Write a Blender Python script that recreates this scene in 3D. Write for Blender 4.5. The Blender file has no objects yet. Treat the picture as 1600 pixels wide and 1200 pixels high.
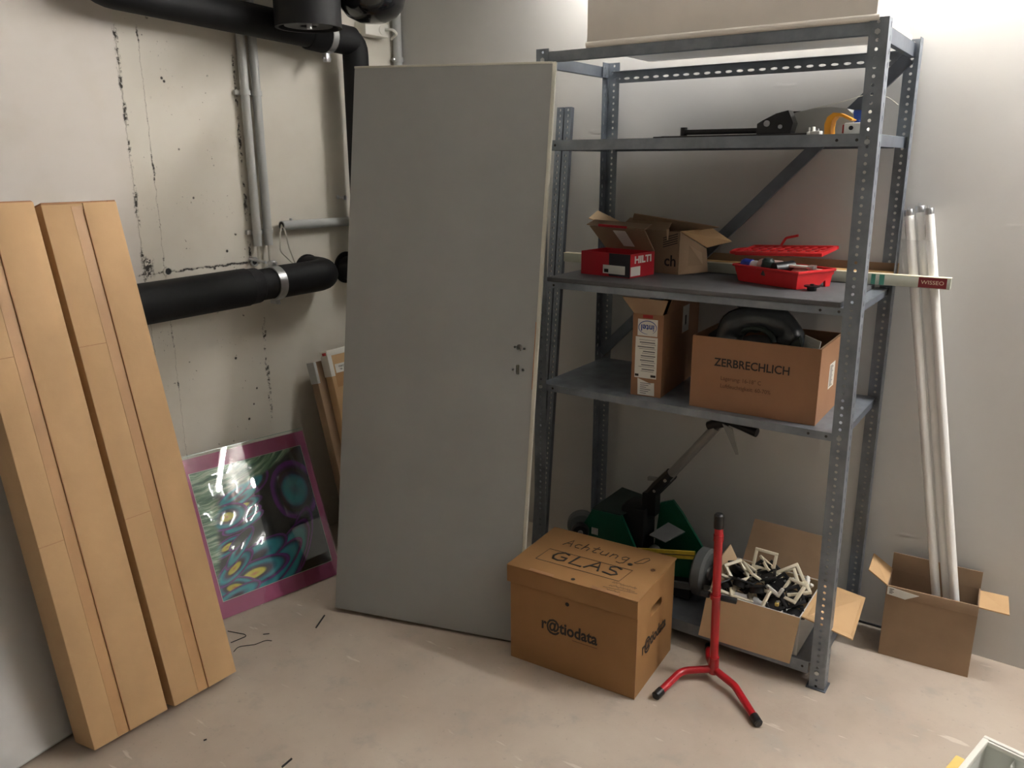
import bpy, bmesh, math, random
from mathutils import Vector, Matrix, Euler
random.seed(7)
SC = bpy.context.scene
COL = SC.collection
V = Vector
PI = math.pi

# ------------------------------------------------------------------ camera, light level
cam_data = bpy.data.cameras.new('camera'); cam = bpy.data.objects.new('camera', cam_data); COL.objects.link(cam)
def set_camera(pos, yaw, pitch, roll, fpx):
    fw = V((-math.sin(yaw)*math.cos(pitch), math.cos(yaw)*math.cos(pitch), -math.sin(pitch)))
    r = V((math.cos(yaw), math.sin(yaw), 0)); u = r.cross(fw)
    R = r*math.cos(roll) + u*math.sin(roll); U = -r*math.sin(roll) + u*math.cos(roll)
    m = Matrix((R, U, -fw)).transposed().to_4x4(); m.translation = pos
    cam.matrix_world = m
    cam_data.sensor_width = 36; cam_data.lens = fpx/1600*36; cam_data.clip_start = .02
set_camera(V((2.736, -2.909, 1.64)), .62442, .26688, -.0041, 1265.14)
SC.camera = cam
SC.view_settings.view_transform = 'Standard'; SC.view_settings.look = 'None'
SC.view_settings.gamma = 1; SC.view_settings.use_curve_mapping = False
SC.view_settings.exposure = 2.08
w = bpy.data.worlds.new('world'); SC.world = w; w.use_nodes = True
w.node_tree.nodes['Background'].inputs[0].default_value = (.9, .95, 1, 1)
w.node_tree.nodes['Background'].inputs[1].default_value = .02
TUBE_STRENGTH = (33, 56, 50)
# ceiling battens close to the back wall: (centre x, y, z, length)
LAMPS = [(1.72, -.10, 2.50, 1.5), (3.30, -.11, 2.50, 1.5), (4.72, -.11, 2.50, 1.2)]
FAR_LAMP = (4.6, -3.6, 2.62, 1.2); FAR_STRENGTH = 0

# ------------------------------------------------------------------ materials
def lin(c):
    return tuple(((x/255)/12.92 if x/255 <= .04045 else ((x/255+.055)/1.055)**2.4) for x in c) + (1,)
class NT:
    def __init__(s, m): s.t = m.node_tree; s.n = s.t.nodes; s.l = s.t.links
    def add(s, typ, **k):
        o = s.n.new(typ)
        for a, b in k.items(): setattr(o, a, b)
        return o
    def link(s, a, b): s.l.new(a, b)
    def val(s, sock, v):
        if isinstance(v, (int, float)): sock.default_value = v
        else: s.l.new(v, sock)
    def math(s, op, a, b=0, c=None, clamp=False):
        o = s.add('ShaderNodeMath', operation=op, use_clamp=clamp); s.val(o.inputs[0], a); s.val(o.inputs[1], b)
        if c is not None: s.val(o.inputs[2], c)
        return o.outputs[0]
    def mix(s, f, a, b):
        o = s.add('ShaderNodeMix', data_type='RGBA'); s.val(o.inputs[0], f)
        for i, x in ((6, a), (7, b)):
            if isinstance(x, tuple): o.inputs[i].default_value = x
            else: s.l.new(x, o.inputs[i])
        return o.outputs[2]
    def noise(s, vec, scale, detail=3, rough=.55):
        o = s.add('ShaderNodeTexNoise'); o.inputs['Scale'].default_value = scale; o.inputs['Detail'].default_value = detail
        o.inputs['Roughness'].default_value = rough
        if vec is not None: s.l.new(vec, o.inputs['Vector'])
        return o.outputs[0]
    def ramp(s, f, stops, interp='LINEAR'):
        o = s.add('ShaderNodeValToRGB'); o.color_ramp.interpolation = interp
        e = o.color_ramp.elements
        while len(e) < len(stops): e.new(.5)
        for i, (p, c) in enumerate(stops): e[i].position = p; e[i].color = c
        s.l.new(f, o.inputs[0]); return o.outputs[0]
    def step(s, x, a, b):
        o = s.add('ShaderNodeMapRange', interpolation_type='SMOOTHSTEP'); s.val(o.inputs[0], x)
        o.inputs[1].default_value = a; o.inputs[2].default_value = b; return o.outputs[0]
MATS = {}
def M(name, col, rough=.6, metal=0, var=.08, scale=6, bump=0, bscale=60, coat=0, spec=.5, stretch=None):
    m = bpy.data.materials.new(name); m.use_nodes = True; t = NT(m); b = t.n['Principled BSDF']
    c = lin(col)
    tc = t.add('ShaderNodeTexCoord'); vec = tc.outputs['Object']
    if stretch:
        mp = t.add('ShaderNodeMapping'); mp.inputs['Scale'].default_value = stretch; t.link(vec, mp.inputs[0]); vec = mp.outputs[0]
    n = t.noise(vec, scale, 4)
    lo = tuple(x*(1-var*1.6) for x in c[:3])+(1,); hi = tuple(min(1, x*(1+var*1.6)) for x in c[:3])+(1,)
    t.link(t.ramp(n, [(.3, lo), (.7, hi)]), b.inputs['Base Color'])
    b.inputs['Metallic'].default_value = metal; b.inputs['Roughness'].default_value = rough
    b.inputs['Specular IOR Level'].default_value = spec
    b.inputs['Coat Weight'].default_value = coat; b.inputs['Coat Roughness'].default_value = .08
    if bump:
        bn = t.add('ShaderNodeBump'); bn.inputs['Strength'].default_value = bump; bn.inputs['Distance'].default_value = .002
        t.link(t.noise(vec, bscale, 3), bn.inputs['Height']); t.link(bn.outputs[0], b.inputs['Normal'])
    MATS[name] = m; return m
CARD = M('cardboard_tan', (192, 157, 114), .75, var=.05, scale=4, bump=.15, bscale=40)
CARD_LIGHT = M('cardboard_pale', (206, 178, 142), .75, var=.05, scale=4, bump=.15)
CARD_BROWN = M('cardboard_brown', (152, 111, 80), .75, var=.05, scale=5, bump=.15)
CARD_KRAFT = M('cardboard_kraft', (152, 112, 68), .75, var=.05, scale=4, bump=.15, bscale=40)
CARD_GREY = M('cardboard_greybrown', (150, 124, 98), .78, var=.08, scale=6, bump=.15)
TAPE = M('packing_tape', (178, 138, 94), .5, var=.04, scale=8)
SEAM = M('cardboard_seam', (156, 114, 76), .7)
INK = M('black_ink_and_hole_dark', (34, 30, 28), .6, var=.1)  # print, and the painted dark inside holes, slots and the conduit mouth
INK_SOFT = M('brown_ink', (92, 62, 44), .7)
STEEL = M('galvanised_steel', (134, 141, 150), .42, .5, var=.14, scale=14, bump=.05, bscale=30)
STEEL_DARK = M('galvanised_dark', (112, 118, 128), .45, .55, var=.12, scale=10)
ZINC = M('bright_zinc', (196, 198, 200), .3, .9, var=.1, scale=20)
DARKBOARD = M('dark_grey_board', (88, 88, 90), .55, var=.08, scale=20, bump=.1)
FOAM = M('black_pipe_insulation', (15, 15, 17), .66, var=.15, scale=9, bump=.25, bscale=25, spec=.3)
RUBBER = M('black_rubber', (18, 18, 20), .5, var=.1)
BLACKPL = M('black_plastic', (24, 24, 27), .38, var=.1)
GLOSSBLACK = M('gloss_black_plastic', (24, 24, 26), .18, var=.2, coat=.5)
GREYPVC = M('grey_conduit_plastic', (176, 178, 176), .45, var=.04)
WHITEPL = M('white_plastic', (226, 224, 216), .4, var=.03)
IVORY = M('ivory_plastic', (232, 222, 198), .4, var=.03)
WHITEPAINT = M('white_painted_board', (205, 204, 202), .45, var=.03)
CASEWHITE = M('white_painted_metal', (236, 230, 222), .5, var=.03)
DOORGREY = M('grey_door_laminate', (152, 153, 151), .5, var=.03, scale=3)
DOOREDGE = M('door_edge_band', (196, 193, 180), .5, var=.05)
RUST = M('worn_wood_core', (170, 120, 88), .7, var=.15, scale=30)
PAPER = M('white_paper', (222, 220, 212), .7, var=.03)
RED = M('red_enamel', (176, 24, 36), .32, var=.06, coat=.3)
REDPL = M('red_plastic', (210, 40, 44), .4, var=.05)
REDCARD = M('red_printed_card', (180, 26, 40), .5, var=.05)
BLACKCARD = M('black_printed_card', (34, 32, 40), .5, var=.05)
GREEN = M('green_enamel', (0, 84, 60), .4, var=.08, coat=.2)
YELLOW = M('yellow_scale_strip', (206, 178, 62), .5, var=.12, scale=30)
BLUE = M('blue_plastic', (40, 66, 170), .35, var=.05)
ORANGE = M('orange_plastic', (232, 158, 36), .4, var=.05)
PINKCARD = M('pink_mount_card', (180, 86, 130), .6, var=.04, scale=8)
GLASSEDGE = M('glass_edge', (120, 150, 138), .15, var=.05)
TUBEWHITE = M('fluorescent_tube_glass', (248, 247, 244), .3, var=.02, coat=.3)
ALU = M('brushed_aluminium', (150, 150, 148), .4, .6, var=.08, stretch=(1, 1, .1))
GREYRUB = M('grey_wheel_rubber', (104, 106, 106), .55, var=.08)
WOODROLL = M('cream_paper_roll', (226, 188, 128), .65, var=.05)
SLATM = M('pale_strip_card', (172, 174, 160), .55, var=.1, scale=10)
SLATTOP = M('cream_strip_top', (232, 222, 196), .55, var=.04)
MAROON = M('maroon_label', (128, 38, 46), .5, var=.05)
PINKFUR = M('used_roller_fleece', (206, 172, 162), .9, var=.15, scale=40, bump=.6, bscale=90)
DKGREEN = M('dark_green_plastic', (40, 54, 50), .5, var=.08)
WRAP = M('stretch_film', (228, 226, 222), .25, var=.05, bump=.5, bscale=22, coat=.6)
WIRE = M('grey_cable', (196, 192, 180), .5)
BLUELOGO = M('blue_print', (36, 70, 150), .5)
REDTAPE = M('red_tape', (170, 40, 40), .5)
GREENTAPE = M('green_print', (80, 150, 130), .5)
LOUVRE = M('grey_inner_plastic', (214, 215, 208), .5, var=.05)
YELLOWPL = M('yellow_strap', (226, 196, 110), .5)

def floor_mat():
    m = bpy.data.materials.new('screed_floor'); m.use_nodes = True; t = NT(m); b = t.n['Principled BSDF']
    v = t.add('ShaderNodeTexCoord').outputs['Object']
    n1 = t.noise(v, 1.6, 5, .6); n2 = t.noise(v, 9, 5, .6); n3 = t.noise(v, 60, 3)
    base = t.ramp(n1, [(.32, lin((168, 154, 139))), (.5, lin((184, 170, 155))), (.7, lin((196, 184, 169)))])
    base = t.mix(t.step(n2, .52, .75), base, lin((172, 162, 150)))
    base = t.mix(t.math('MULTIPLY', t.step(n3, .62, .75), .35), base, lin((140, 130, 120)))
    mp = t.add('ShaderNodeMapping'); mp.inputs['Scale'].default_value = (3.2, 14, 1); mp.inputs['Rotation'].default_value = (0, 0, .35)
    t.link(v, mp.inputs[0]); sc = t.noise(mp.outputs[0], 1.9, 3, .5)
    base = t.mix(t.math('MULTIPLY', t.step(sc, .67, .72), .5), base, lin((226, 218, 206)))
    t.link(base, b.inputs['Base Color'])
    t.link(t.math('MULTIPLY_ADD', n2, .25, .45), b.inputs['Roughness'])
    bn = t.add('ShaderNodeBump'); bn.inputs['Strength'].default_value = .25; bn.inputs['Distance'].default_value = .004
    t.link(t.math('ADD', n2, t.math('MULTIPLY', n3, .3)), bn.inputs['Height']); t.link(bn.outputs[0], b.inputs['Normal'])
    return m
def plaster_mat(name, col, bump=.35):
    m = bpy.data.materials.new(name); m.use_nodes = True; t = NT(m); b = t.n['Principled BSDF']
    v = t.add('ShaderNodeTexCoord').outputs['Object']
    n1 = t.noise(v, 1.2, 3); n2 = t.noise(v, 14, 4); n3 = t.noise(v, 70, 3)
    c = lin(col); lo = tuple(x*.95 for x in c[:3])+(1,); hi = tuple(min(1, x*1.04) for x in c[:3])+(1,)
    t.link(t.ramp(n1, [(.3, lo), (.7, hi)]), b.inputs['Base Color']); b.inputs['Roughness'].default_value = .6
    mp = t.add('ShaderNodeMapping'); mp.inputs['Scale'].default_value = (2.6, 1, 9); t.link(v, mp.inputs[0])
    rip = t.step(t.noise(mp.outputs[0], 1.6, 2), .66, .76)
    h = t.math('ADD', t.math('ADD', t.math('MULTIPLY', n2, .5), t.math('MULTIPLY', n3, .15)), t.math('MULTIPLY', rip, .6))
    bn = t.add('ShaderNodeBump'); bn.inputs['Strength'].default_value = bump; bn.inputs['Distance'].default_value = .003
    t.link(h, bn.inputs['Height']); t.link(bn.outputs[0], b.inputs['Normal'])
    return m
def concrete_mat():
    m = bpy.data.materials.new('painted_formwork_concrete'); m.use_nodes = True; t = NT(m); b = t.n['Principled BSDF']
    v = t.add('ShaderNodeTexCoord').outputs['Object']
    sp = t.add('ShaderNodeSeparateXYZ'); t.link(v, sp.inputs[0]); y, z = sp.outputs[1], sp.outputs[2]
    nb = t.noise(v, 26, 5, .7); nf = t.noise(v, 75, 4, .7); nl = t.noise(v, 5, 3); ngap = t.noise(v, 9, 3, .6)
    wob = t.math('MULTIPLY', t.math('SUBTRACT', nb, .5), .022)
    def line(co, c, wdt, other, a, bb, lo, hi):
        d = t.math('ABSOLUTE', t.math('SUBTRACT', t.math('ADD', co, wob), c))
        near = t.step(d, wdt, wdt*.25)
        gate = t.step(t.math('ADD', t.math('MULTIPLY', nf, .5), t.math('MULTIPLY', ngap, .5)), lo, hi)
        rng = t.math('MULTIPLY', t.step(other, a-.01, a+.01), t.step(other, bb+.01, bb-.01))
        return t.math('MULTIPLY', t.math('MULTIPLY', near, gate), rng)
    marks = [line(y, -1.338, .010, z, 1.22, 2.08, .49, .56), line(y, -1.34, .006, z, .3, 1.2, .54, .62),
             line(y, -1.259, .005, z, .25, 2.08, .52, .60), line(y, -.888, .009, z, 1.26, 2.03, .49, .56),
             line(y, -.852, .012, z, .35, 1.06, .50, .57), line(z, 1.262, .006, y, -1.36, -.86, .45, .53),
             line(y, -1.322, .030, z, 1.25, 1.32, .48, .54)]
    fine = [line(y, -1.339, .0022, z, .3, 2.08, .2, .3), line(y, -1.259, .0016, z, .25, 2.08, .2, .3), line(z, 1.262, .0018, y, -1.36, -.86, .2, .3)]
    mk = marks[0]
    for q in marks[1:]: mk = t.math('MAXIMUM', mk, q)
    fn = fine[0]
    for q in fine[1:]: fn = t.math('MAXIMUM', fn, q)
    vo = t.add('ShaderNodeTexVoronoi'); vo.inputs['Scale'].default_value = 16; t.link(v, vo.inputs['Vector'])
    dots = t.math('MULTIPLY', t.step(vo.outputs['Distance'], .115, .06), t.step(t.noise(v, 9, 2), .44, .48))
    band = t.math('MULTIPLY', t.step(y, -1.25, -1.2), t.step(y, -.84, -.9))
    dots = t.math('MULTIPLY', dots, band)
    scr = t.math('MULTIPLY', t.step(nf, .63, .68), t.math('MULTIPLY', t.step(ngap, .55, .59), t.math('MULTIPLY', t.step(y, -1.35, -1.33), t.step(y, -.78, -.84))))
    pits = t.math('MAXIMUM', mk, t.math('MAXIMUM', dots, scr))
    smooth = t.step(y, -1.345, -1.335)
    base = t.mix(smooth, lin((212, 206, 198)), lin((211, 206, 194)))
    base = t.mix(t.math('MULTIPLY', t.step(nl, .45, .7), .25), base, lin((198, 190, 174)))
    base = t.mix(t.math('MULTIPLY', fn, .45), base, lin((120, 112, 98)))
    base = t.mix(pits, base, lin((52, 47, 42)))
    t.link(base, b.inputs['Base Color']); b.inputs['Roughness'].default_value = .62
    h = t.math('SUBTRACT', t.math('MULTIPLY', nl, .4), t.math('ADD', pits, t.math('MULTIPLY', fn, .6)))
    bn = t.add('ShaderNodeBump'); bn.inputs['Strength'].default_value = .5; bn.inputs['Distance'].default_value = .004
    t.link(h, bn.inputs['Height']); t.link(bn.outputs[0], b.inputs['Normal'])
    return m
def print_mat():
    # abstract glossy print: pale green streaks, teal and yellow feathers, purple-rimmed ovals on black
    m = bpy.data.materials.new('abstract_print'); m.use_nodes = True; t = NT(m); b = t.n['Principled BSDF']
    v = t.add('ShaderNodeTexCoord').outputs['Object']
    sp = t.add('ShaderNodeSeparateXYZ'); t.link(v, sp.inputs[0]); x, z = sp.outputs[0], sp.outputs[2]   # x 0..W, z 0..H
    wob = t.math('MULTIPLY', t.math('SUBTRACT', t.noise(v, 9, 2), .5), .05)
    def ell(cx, cz, rx, rz, a, wv=1.0):
        dx = t.math('SUBTRACT', x, cx); dz = t.math('SUBTRACT', z, cz)
        u = t.math('ADD', t.math('MULTIPLY', dx, math.cos(a)/rx), t.math('MULTIPLY', dz, math.sin(a)/rx))
        q = t.math('ADD', t.math('MULTIPLY', dx, -math.sin(a)/rz), t.math('MULTIPLY', dz, math.cos(a)/rz))
        d = t.math('SQRT', t.math('ADD', t.math('MULTIPLY', u, u), t.math('MULTIPLY', q, q)))
        return t.math('ADD', d, t.math('MULTIPLY', wob, 3*wv))
    K = lin((16, 16, 24)); P = lin((120, 44, 148)); P2 = lin((60, 26, 90)); T = lin((22, 158, 178)); T2 = lin((14, 112, 140)); Y = lin((224, 210, 52)); O = lin((214, 128, 44)); N = lin((26, 30, 72)); G = lin((170, 205, 176))
    W_, H_ = .468, .486
    col = K
    def layer(d, stops, edge=1.0):
        nonlocal col
        c = t.ramp(d, stops); col = t.mix(t.step(d, edge, edge-.05), col, c)
    feather = [(.0, O), (.16, Y), (.27, Y), (.36, K), (.46, N), (.56, T2), (.68, T), (.78, T2), (.84, P2), (.92, P), (1, P2)]
    oval = [(.0, T2), (.25, T), (.40, T), (.50, T2), (.56, N), (.70, K), (.78, P2), (.86, P), (.94, P), (1, P2)]
    teal = [(.0, K), (.25, N), (.36, T2), (.52, T), (.68, T), (.78, T2), (.86, P2), (.93, P), (1, K)]
    rim = [(.0, K), (.72, K), (.80, P2), (.88, P), (.95, P2), (1, K)]
    for (cx, cz, rx, rz, a, st) in (
            (.395, .325, .105, .125, .10, oval),                       # big oval at the right
            (.245, .405, .070, .042, .55, oval), (.185, .43, .045, .022, .5, rim),
            (.36, .12, .15, .05, 1.05, rim), (.30, .075, .17, .06, .85, teal),
            (.17, .118, .15, .048, .28, teal), (.235, .05, .16, .045, .55, teal),
            (.145, .060, .16, .050, .10, feather), (.06, .035, .10, .042, -.22, feather),
            (.05, .002, .12, .03, .2, teal), (.075, .105, .10, .035, .5, feather),
            (.115, .17, .10, .022, .7, teal), (.07, .19, .08, .03, .3, feather), (.13, .205, .07, .018, .5, rim),
            (.155, .262, .10, .026, .22, teal), (.150, .290, .10, .026, .12, feather), (.165, .322, .095, .026, .16, feather),
            (.155, .350, .10, .024, .28, teal), (.15, .378, .10, .022, .42, teal), (.10, .30, .09, .05, .1, feather)):
        layer(ell(cx, cz, rx, rz, a), st)
    # streaky pale green field sweeping in from the left and over the top
    flow = t.math('ADD', t.math('SUBTRACT', z, t.math('MULTIPLY', t.math('MULTIPLY', x, x), .9)), t.math('MULTIPLY', wob, .8))
    cmb = t.add('ShaderNodeCombineXYZ'); t.link(t.math('MULTIPLY', x, 2.2), cmb.inputs[0]); t.link(t.math('MULTIPLY', flow, 26), cmb.inputs[2])
    st_ = t.noise(cmb.outputs[0], 2.2, 5, .65)
    green = t.ramp(st_, [(.28, lin((22, 44, 40))), (.40, lin((58, 104, 78))), (.50, lin((120, 160, 124))), (.58, lin((196, 214, 186))), (.64, lin((96, 142, 118))), (.74, lin((30, 60, 84)))])
    top = t.step(t.math('ADD', t.math('SUBTRACT', z, t.math('MULTIPLY', t.math('MULTIPLY', x, x), .55)), wob), .375, .395)
    left = t.step(t.math('ADD', t.math('ADD', x, t.math('MULTIPLY', wob, 2.2)), t.math('MULTIPLY', t.math('ABSOLUTE', t.math('SUBTRACT', z, .34)), .32)), .105, .06)
    col = t.mix(t.math('MAXIMUM', top, left), col, green)
    t.link(col, b.inputs['Base Color']); b.inputs['Roughness'].default_value = .35
    b.inputs['Coat Weight'].default_value = 1; b.inputs['Coat Roughness'].default_value = .02
    return m
def pane_mat():
    m = bpy.data.materials.new('clear_glass_pane'); m.use_nodes = True; t = NT(m); t.n.clear()
    out = t.add('ShaderNodeOutputMaterial'); mix = t.add('ShaderNodeMixShader'); fr = t.add('ShaderNodeFresnel'); fr.inputs[0].default_value = 1.5
    tr = t.add('ShaderNodeBsdfTransparent'); tr.inputs[0].default_value = (.98, .99, .985, 1); gl = t.add('ShaderNodeBsdfGlossy'); gl.inputs['Roughness'].default_value = .015
    t.link(fr.outputs[0], mix.inputs[0]); t.link(tr.outputs[0], mix.inputs[1]); t.link(gl.outputs[0], mix.inputs[2]); t.link(mix.outputs[0], out.inputs[0])
    return m
def film_mat():
    m = bpy.data.materials.new('clear_film'); m.use_nodes = True; t = NT(m); t.n.clear()
    out = t.add('ShaderNodeOutputMaterial'); mix = t.add('ShaderNodeMixShader'); mix.inputs[0].default_value = .14
    tr = t.add('ShaderNodeBsdfTransparent'); pb = t.add('ShaderNodeBsdfPrincipled'); pb.inputs['Base Color'].default_value = (.85, .85, .84, 1); pb.inputs['Roughness'].default_value = .2
    bn = t.add('ShaderNodeBump'); bn.inputs['Strength'].default_value = .8; bn.inputs['Distance'].default_value = .004
    v = t.add('ShaderNodeTexCoord').outputs['Object']; t.link(t.noise(v, 22, 2), bn.inputs['Height']); t.link(bn.outputs[0], pb.inputs['Normal'])
    t.link(tr.outputs[0], mix.inputs[1]); t.link(pb.outputs[0], mix.inputs[2]); t.link(mix.outputs[0], out.inputs[0])
    return m
def emit_mat(name, col, s):
    m = bpy.data.materials.new(name); m.use_nodes = True; t = NT(m); b = t.n['Principled BSDF']
    b.inputs['Base Color'].default_value = (.9, .9, .9, 1); b.inputs['Emission Color'].default_value = col; b.inputs['Emission Strength'].default_value = s
    return m
FLOOR = floor_mat(); PLASTER = plaster_mat('white_wall_paint', (206, 204, 200)); CONCRETE = concrete_mat()
PLASTER_GREY = plaster_mat('grey_wall_paint', (158, 156, 152)); PRINT = print_mat(); PANE = pane_mat(); FILM = film_mat()

# ------------------------------------------------------------------ mesh building
class MB:
    def __init__(s): s.v = []; s.f = []
    def _add(s, bm):
        o = len(s.v); bm.verts.ensure_lookup_table(); bm.verts.index_update()
        s.v += [v.co.copy() for v in bm.verts]; s.f += [[o+v.index for v in f.verts] for f in bm.faces]; bm.free(); return s
    def raw(s, vs, fs):
        o = len(s.v); s.v += [V(v) for v in vs]; s.f += [[o+i for i in f] for f in fs]; return s
    def box(s, x0, x1, y0, y1, z0, z1, bev=0, mat=None, seg=2):
        bm = bmesh.new(); bmesh.ops.create_cube(bm, size=1)
        for v in bm.verts:
            v.co = V(((x0+x1)/2+v.co.x*(x1-x0), (y0+y1)/2+v.co.y*(y1-y0), (z0+z1)/2+v.co.z*(z1-z0)))
        if bev: bmesh.ops.bevel(bm, geom=bm.edges[:], offset=bev, segments=seg, affect='EDGES', profile=.5)
        if mat is not None: bm.transform(mat)
        return s._add(bm)
    def cyl(s, p0, p1, r, n=20, r2=None, bev=0):
        p0 = V(p0); p1 = V(p1); d = p1-p0; bm = bmesh.new()
        bmesh.ops.create_cone(bm, cap_ends=True, segments=n, radius1=r, radius2=r if r2 is None else r2, depth=d.length)
        if bev: bmesh.ops.bevel(bm, geom=[e for e in bm.edges if len([f for f in e.link_faces if len(f.verts) > 4]) == 1], offset=bev, segments=2, affect='EDGES', profile=.5)
        bm.transform(Matrix.Translation((p0+p1)/2) @ d.to_track_quat('Z', 'Y').to_matrix().to_4x4())
        return s._add(bm)
    def path(s, pts, r, n=12, caps=True, flat=1.0):
        pts = [V(p) for p in pts]; rs = r if isinstance(r, (list, tuple)) else [r]*len(pts)
        t0 = (pts[1]-pts[0]).normalized(); a = V((0, 0, 1)) if abs(t0.z) < .9 else V((1, 0, 0)); nrm = (a-t0*a.dot(t0)).normalized()
        vs = []; fs = []
        for i, p in enumerate(pts):
            t = (pts[min(i+1, len(pts)-1)]-pts[max(i-1, 0)]).normalized()
            nrm = (nrm-t*nrm.dot(t)).normalized(); bi = t.cross(nrm)
            for k in range(n):
                an = 2*PI*k/n; vs.append(p+(nrm*math.cos(an)*flat+bi*math.sin(an))*rs[i])
        for i in range(len(pts)-1):
            for k in range(n): fs.append([i*n+k, i*n+(k+1) % n, (i+1)*n+(k+1) % n, (i+1)*n+k])
        if caps: fs.append(list(range(n))[::-1]); fs.append([(len(pts)-1)*n+k for k in range(n)])
        return s.raw(vs, fs)
    def lathe(s, prof, n=24, at=(0, 0, 0), axis=(0, 0, 1)):
        q = V(axis).to_track_quat('Z', 'Y').to_matrix(); vs = []; fs = []
        for (r, h) in prof:
            for k in range(n):
                an = 2*PI*k/n; vs.append(V(at)+q @ V((r*math.cos(an), r*math.sin(an), h)))
        for i in range(len(prof)-1):
            for k in range(n): fs.append([i*n+k, i*n+(k+1) % n, (i+1)*n+(k+1) % n, (i+1)*n+k])
        if prof[0][0] > 1e-5: fs.append(list(range(n))[::-1])
        if prof[-1][0] > 1e-5: fs.append([(len(prof)-1)*n+k for k in range(n)])
        return s.raw(vs, fs)
    def ring(s, r_in, r_out, h, n=24, at=(0, 0, 0), axis=(0, 0, 1)):
        q = V(axis).to_track_quat('Z', 'Y').to_matrix(); vs = []; fs = []
        pr = [(r_in, 0), (r_out, 0), (r_out, h), (r_in, h)]
        for k in range(n):
            an = 2*PI*k/n
            for (r, z) in pr: vs.append(V(at)+q @ V((r*math.cos(an), r*math.sin(an), z)))
        for k in range(n):
            a = k*4; b = ((k+1) % n)*4
            for j in range(4): fs.append([a+j, b+j, b+(j+1) % 4, a+(j+1) % 4])
        return s.raw(vs, fs)
    def prism(s, poly, vec):
        n = len(poly); vec = V(vec); p = [V(q) for q in poly]
        return s.raw(p+[q+vec for q in p], [list(range(n))[::-1], [n+i for i in range(n)]]+[[i, (i+1) % n, n+(i+1) % n, n+i] for i in range(n)])
    def slab(s, quad, t):
        q = [V(a) for a in quad]; nn = (q[1]-q[0]).cross(q[-1]-q[0]).normalized()
        return s.prism([a-nn*t/2 for a in q], nn*t)
    def perf(s, length, width, pitch, u0, ru, rv, t, M4, skip=0):
        """strip along +z, width along +x, pierced by a row of holes; thickness t along +y"""
        n = int(round(length/pitch)); pz = length/n; vs = []; fs = []
        for c in range(n):
            zc = (c+.5)*pz; b = len(vs)
            outer = [(0, -pz/2), (u0, -pz/2), (width, -pz/2), (width, 0), (width, pz/2), (u0, pz/2), (0, pz/2), (0, 0)]
            for yy in (0, t):
                for (x, z) in outer: vs.append((x, yy, zc+z))
                for k in range(8):
                    an = -3*PI/4+k*PI/4; vs.append((u0+ru*math.cos(an), yy, zc+rv*math.sin(an)))
            for k in range(8):
                k2 = (k+1) % 8
                fs.append([b+k, b+k2, b+8+k2, b+8+k]); fs.append([b+16+k2, b+16+k, b+24+k, b+24+k2])
                fs.append([b+8+k, b+8+k2, b+24+k2, b+24+k])
            fs.append([b+2, b+18, b+19, b+3]); fs.append([b+3, b+19, b+20, b+4])
            fs.append([b+6, b+22, b+23, b+7]); fs.append([b+7, b+23, b+16, b+0])
            if c == 0: fs.append([b, b+16, b+17, b+1]); fs.append([b+1, b+17, b+18, b+2])
            if c == n-1: fs.append([b+4, b+20, b+21, b+5]); fs.append([b+5, b+21, b+22, b+6])
        return s.raw([M4 @ V(v) for v in vs], fs)
    def build(s, name, mat, parent=None, smooth=True, loc=None, weld=0):
        me = bpy.data.meshes.new(name); me.from_pydata([tuple(v) for v in s.v], [], s.f)
        bm = bmesh.new(); bm.from_mesh(me)
        if weld: bmesh.ops.remove_doubles(bm, verts=bm.verts, dist=weld)
        bmesh.ops.recalc_face_normals(bm, faces=bm.faces)
        for f in bm.faces: f.smooth = smooth
        for e in bm.edges:
            if len(e.link_faces) != 2 or e.calc_face_angle(0) > .6: e.smooth = False
        bm.to_mesh(me); bm.free()
        me.materials.append(mat)
        o = bpy.data.objects.new(name, me); COL.objects.link(o); o.parent = parent
        if loc is not None: o.location = loc
        return o
def tag(o, label, cat, group=None):
    o['label'] = label; o['category'] = cat
    if group: o['group'] = group
    return o
def thing(name, label, cat, loc=(0, 0, 0), rotz=0, group=None, mat=None):
    o = bpy.data.objects.new(name, None); COL.objects.link(o); o.empty_display_size = .05
    if mat is not None: o.matrix_world = mat
    else: o.location = loc; o.rotation_euler = (0, 0, rotz)
    return tag(o, label, cat, group)
def struct(name, mb, mat, parent=None, smooth=False):
    o = mb.build(name, mat, parent, smooth)
    if parent is None: o['kind'] = 'structure'
    return o
def copy_tree(o, parent=None):
    c = o.copy(); COL.objects.link(c); c.parent = parent
    for ch in list(o.children): copy_tree(ch, c)
    return c
def lean_matrix(x, y, z, heading, lean, roll=0):
    return Matrix.Translation((x, y, z)) @ Matrix.Rotation(heading, 4, 'Z') @ Matrix.Rotation(-lean, 4, 'X') @ Matrix.Rotation(-roll, 4, 'Y')
def frame(o, xd, yd):
    """matrix with columns xd, yd, xd x yd at o"""
    xd = V(xd).normalized(); yd = V(yd); yd = (yd-xd*yd.dot(xd)).normalized(); zd = xd.cross(yd)
    m = Matrix((xd, yd, zd)).transposed().to_4x4(); m.translation = V(o); return m
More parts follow.
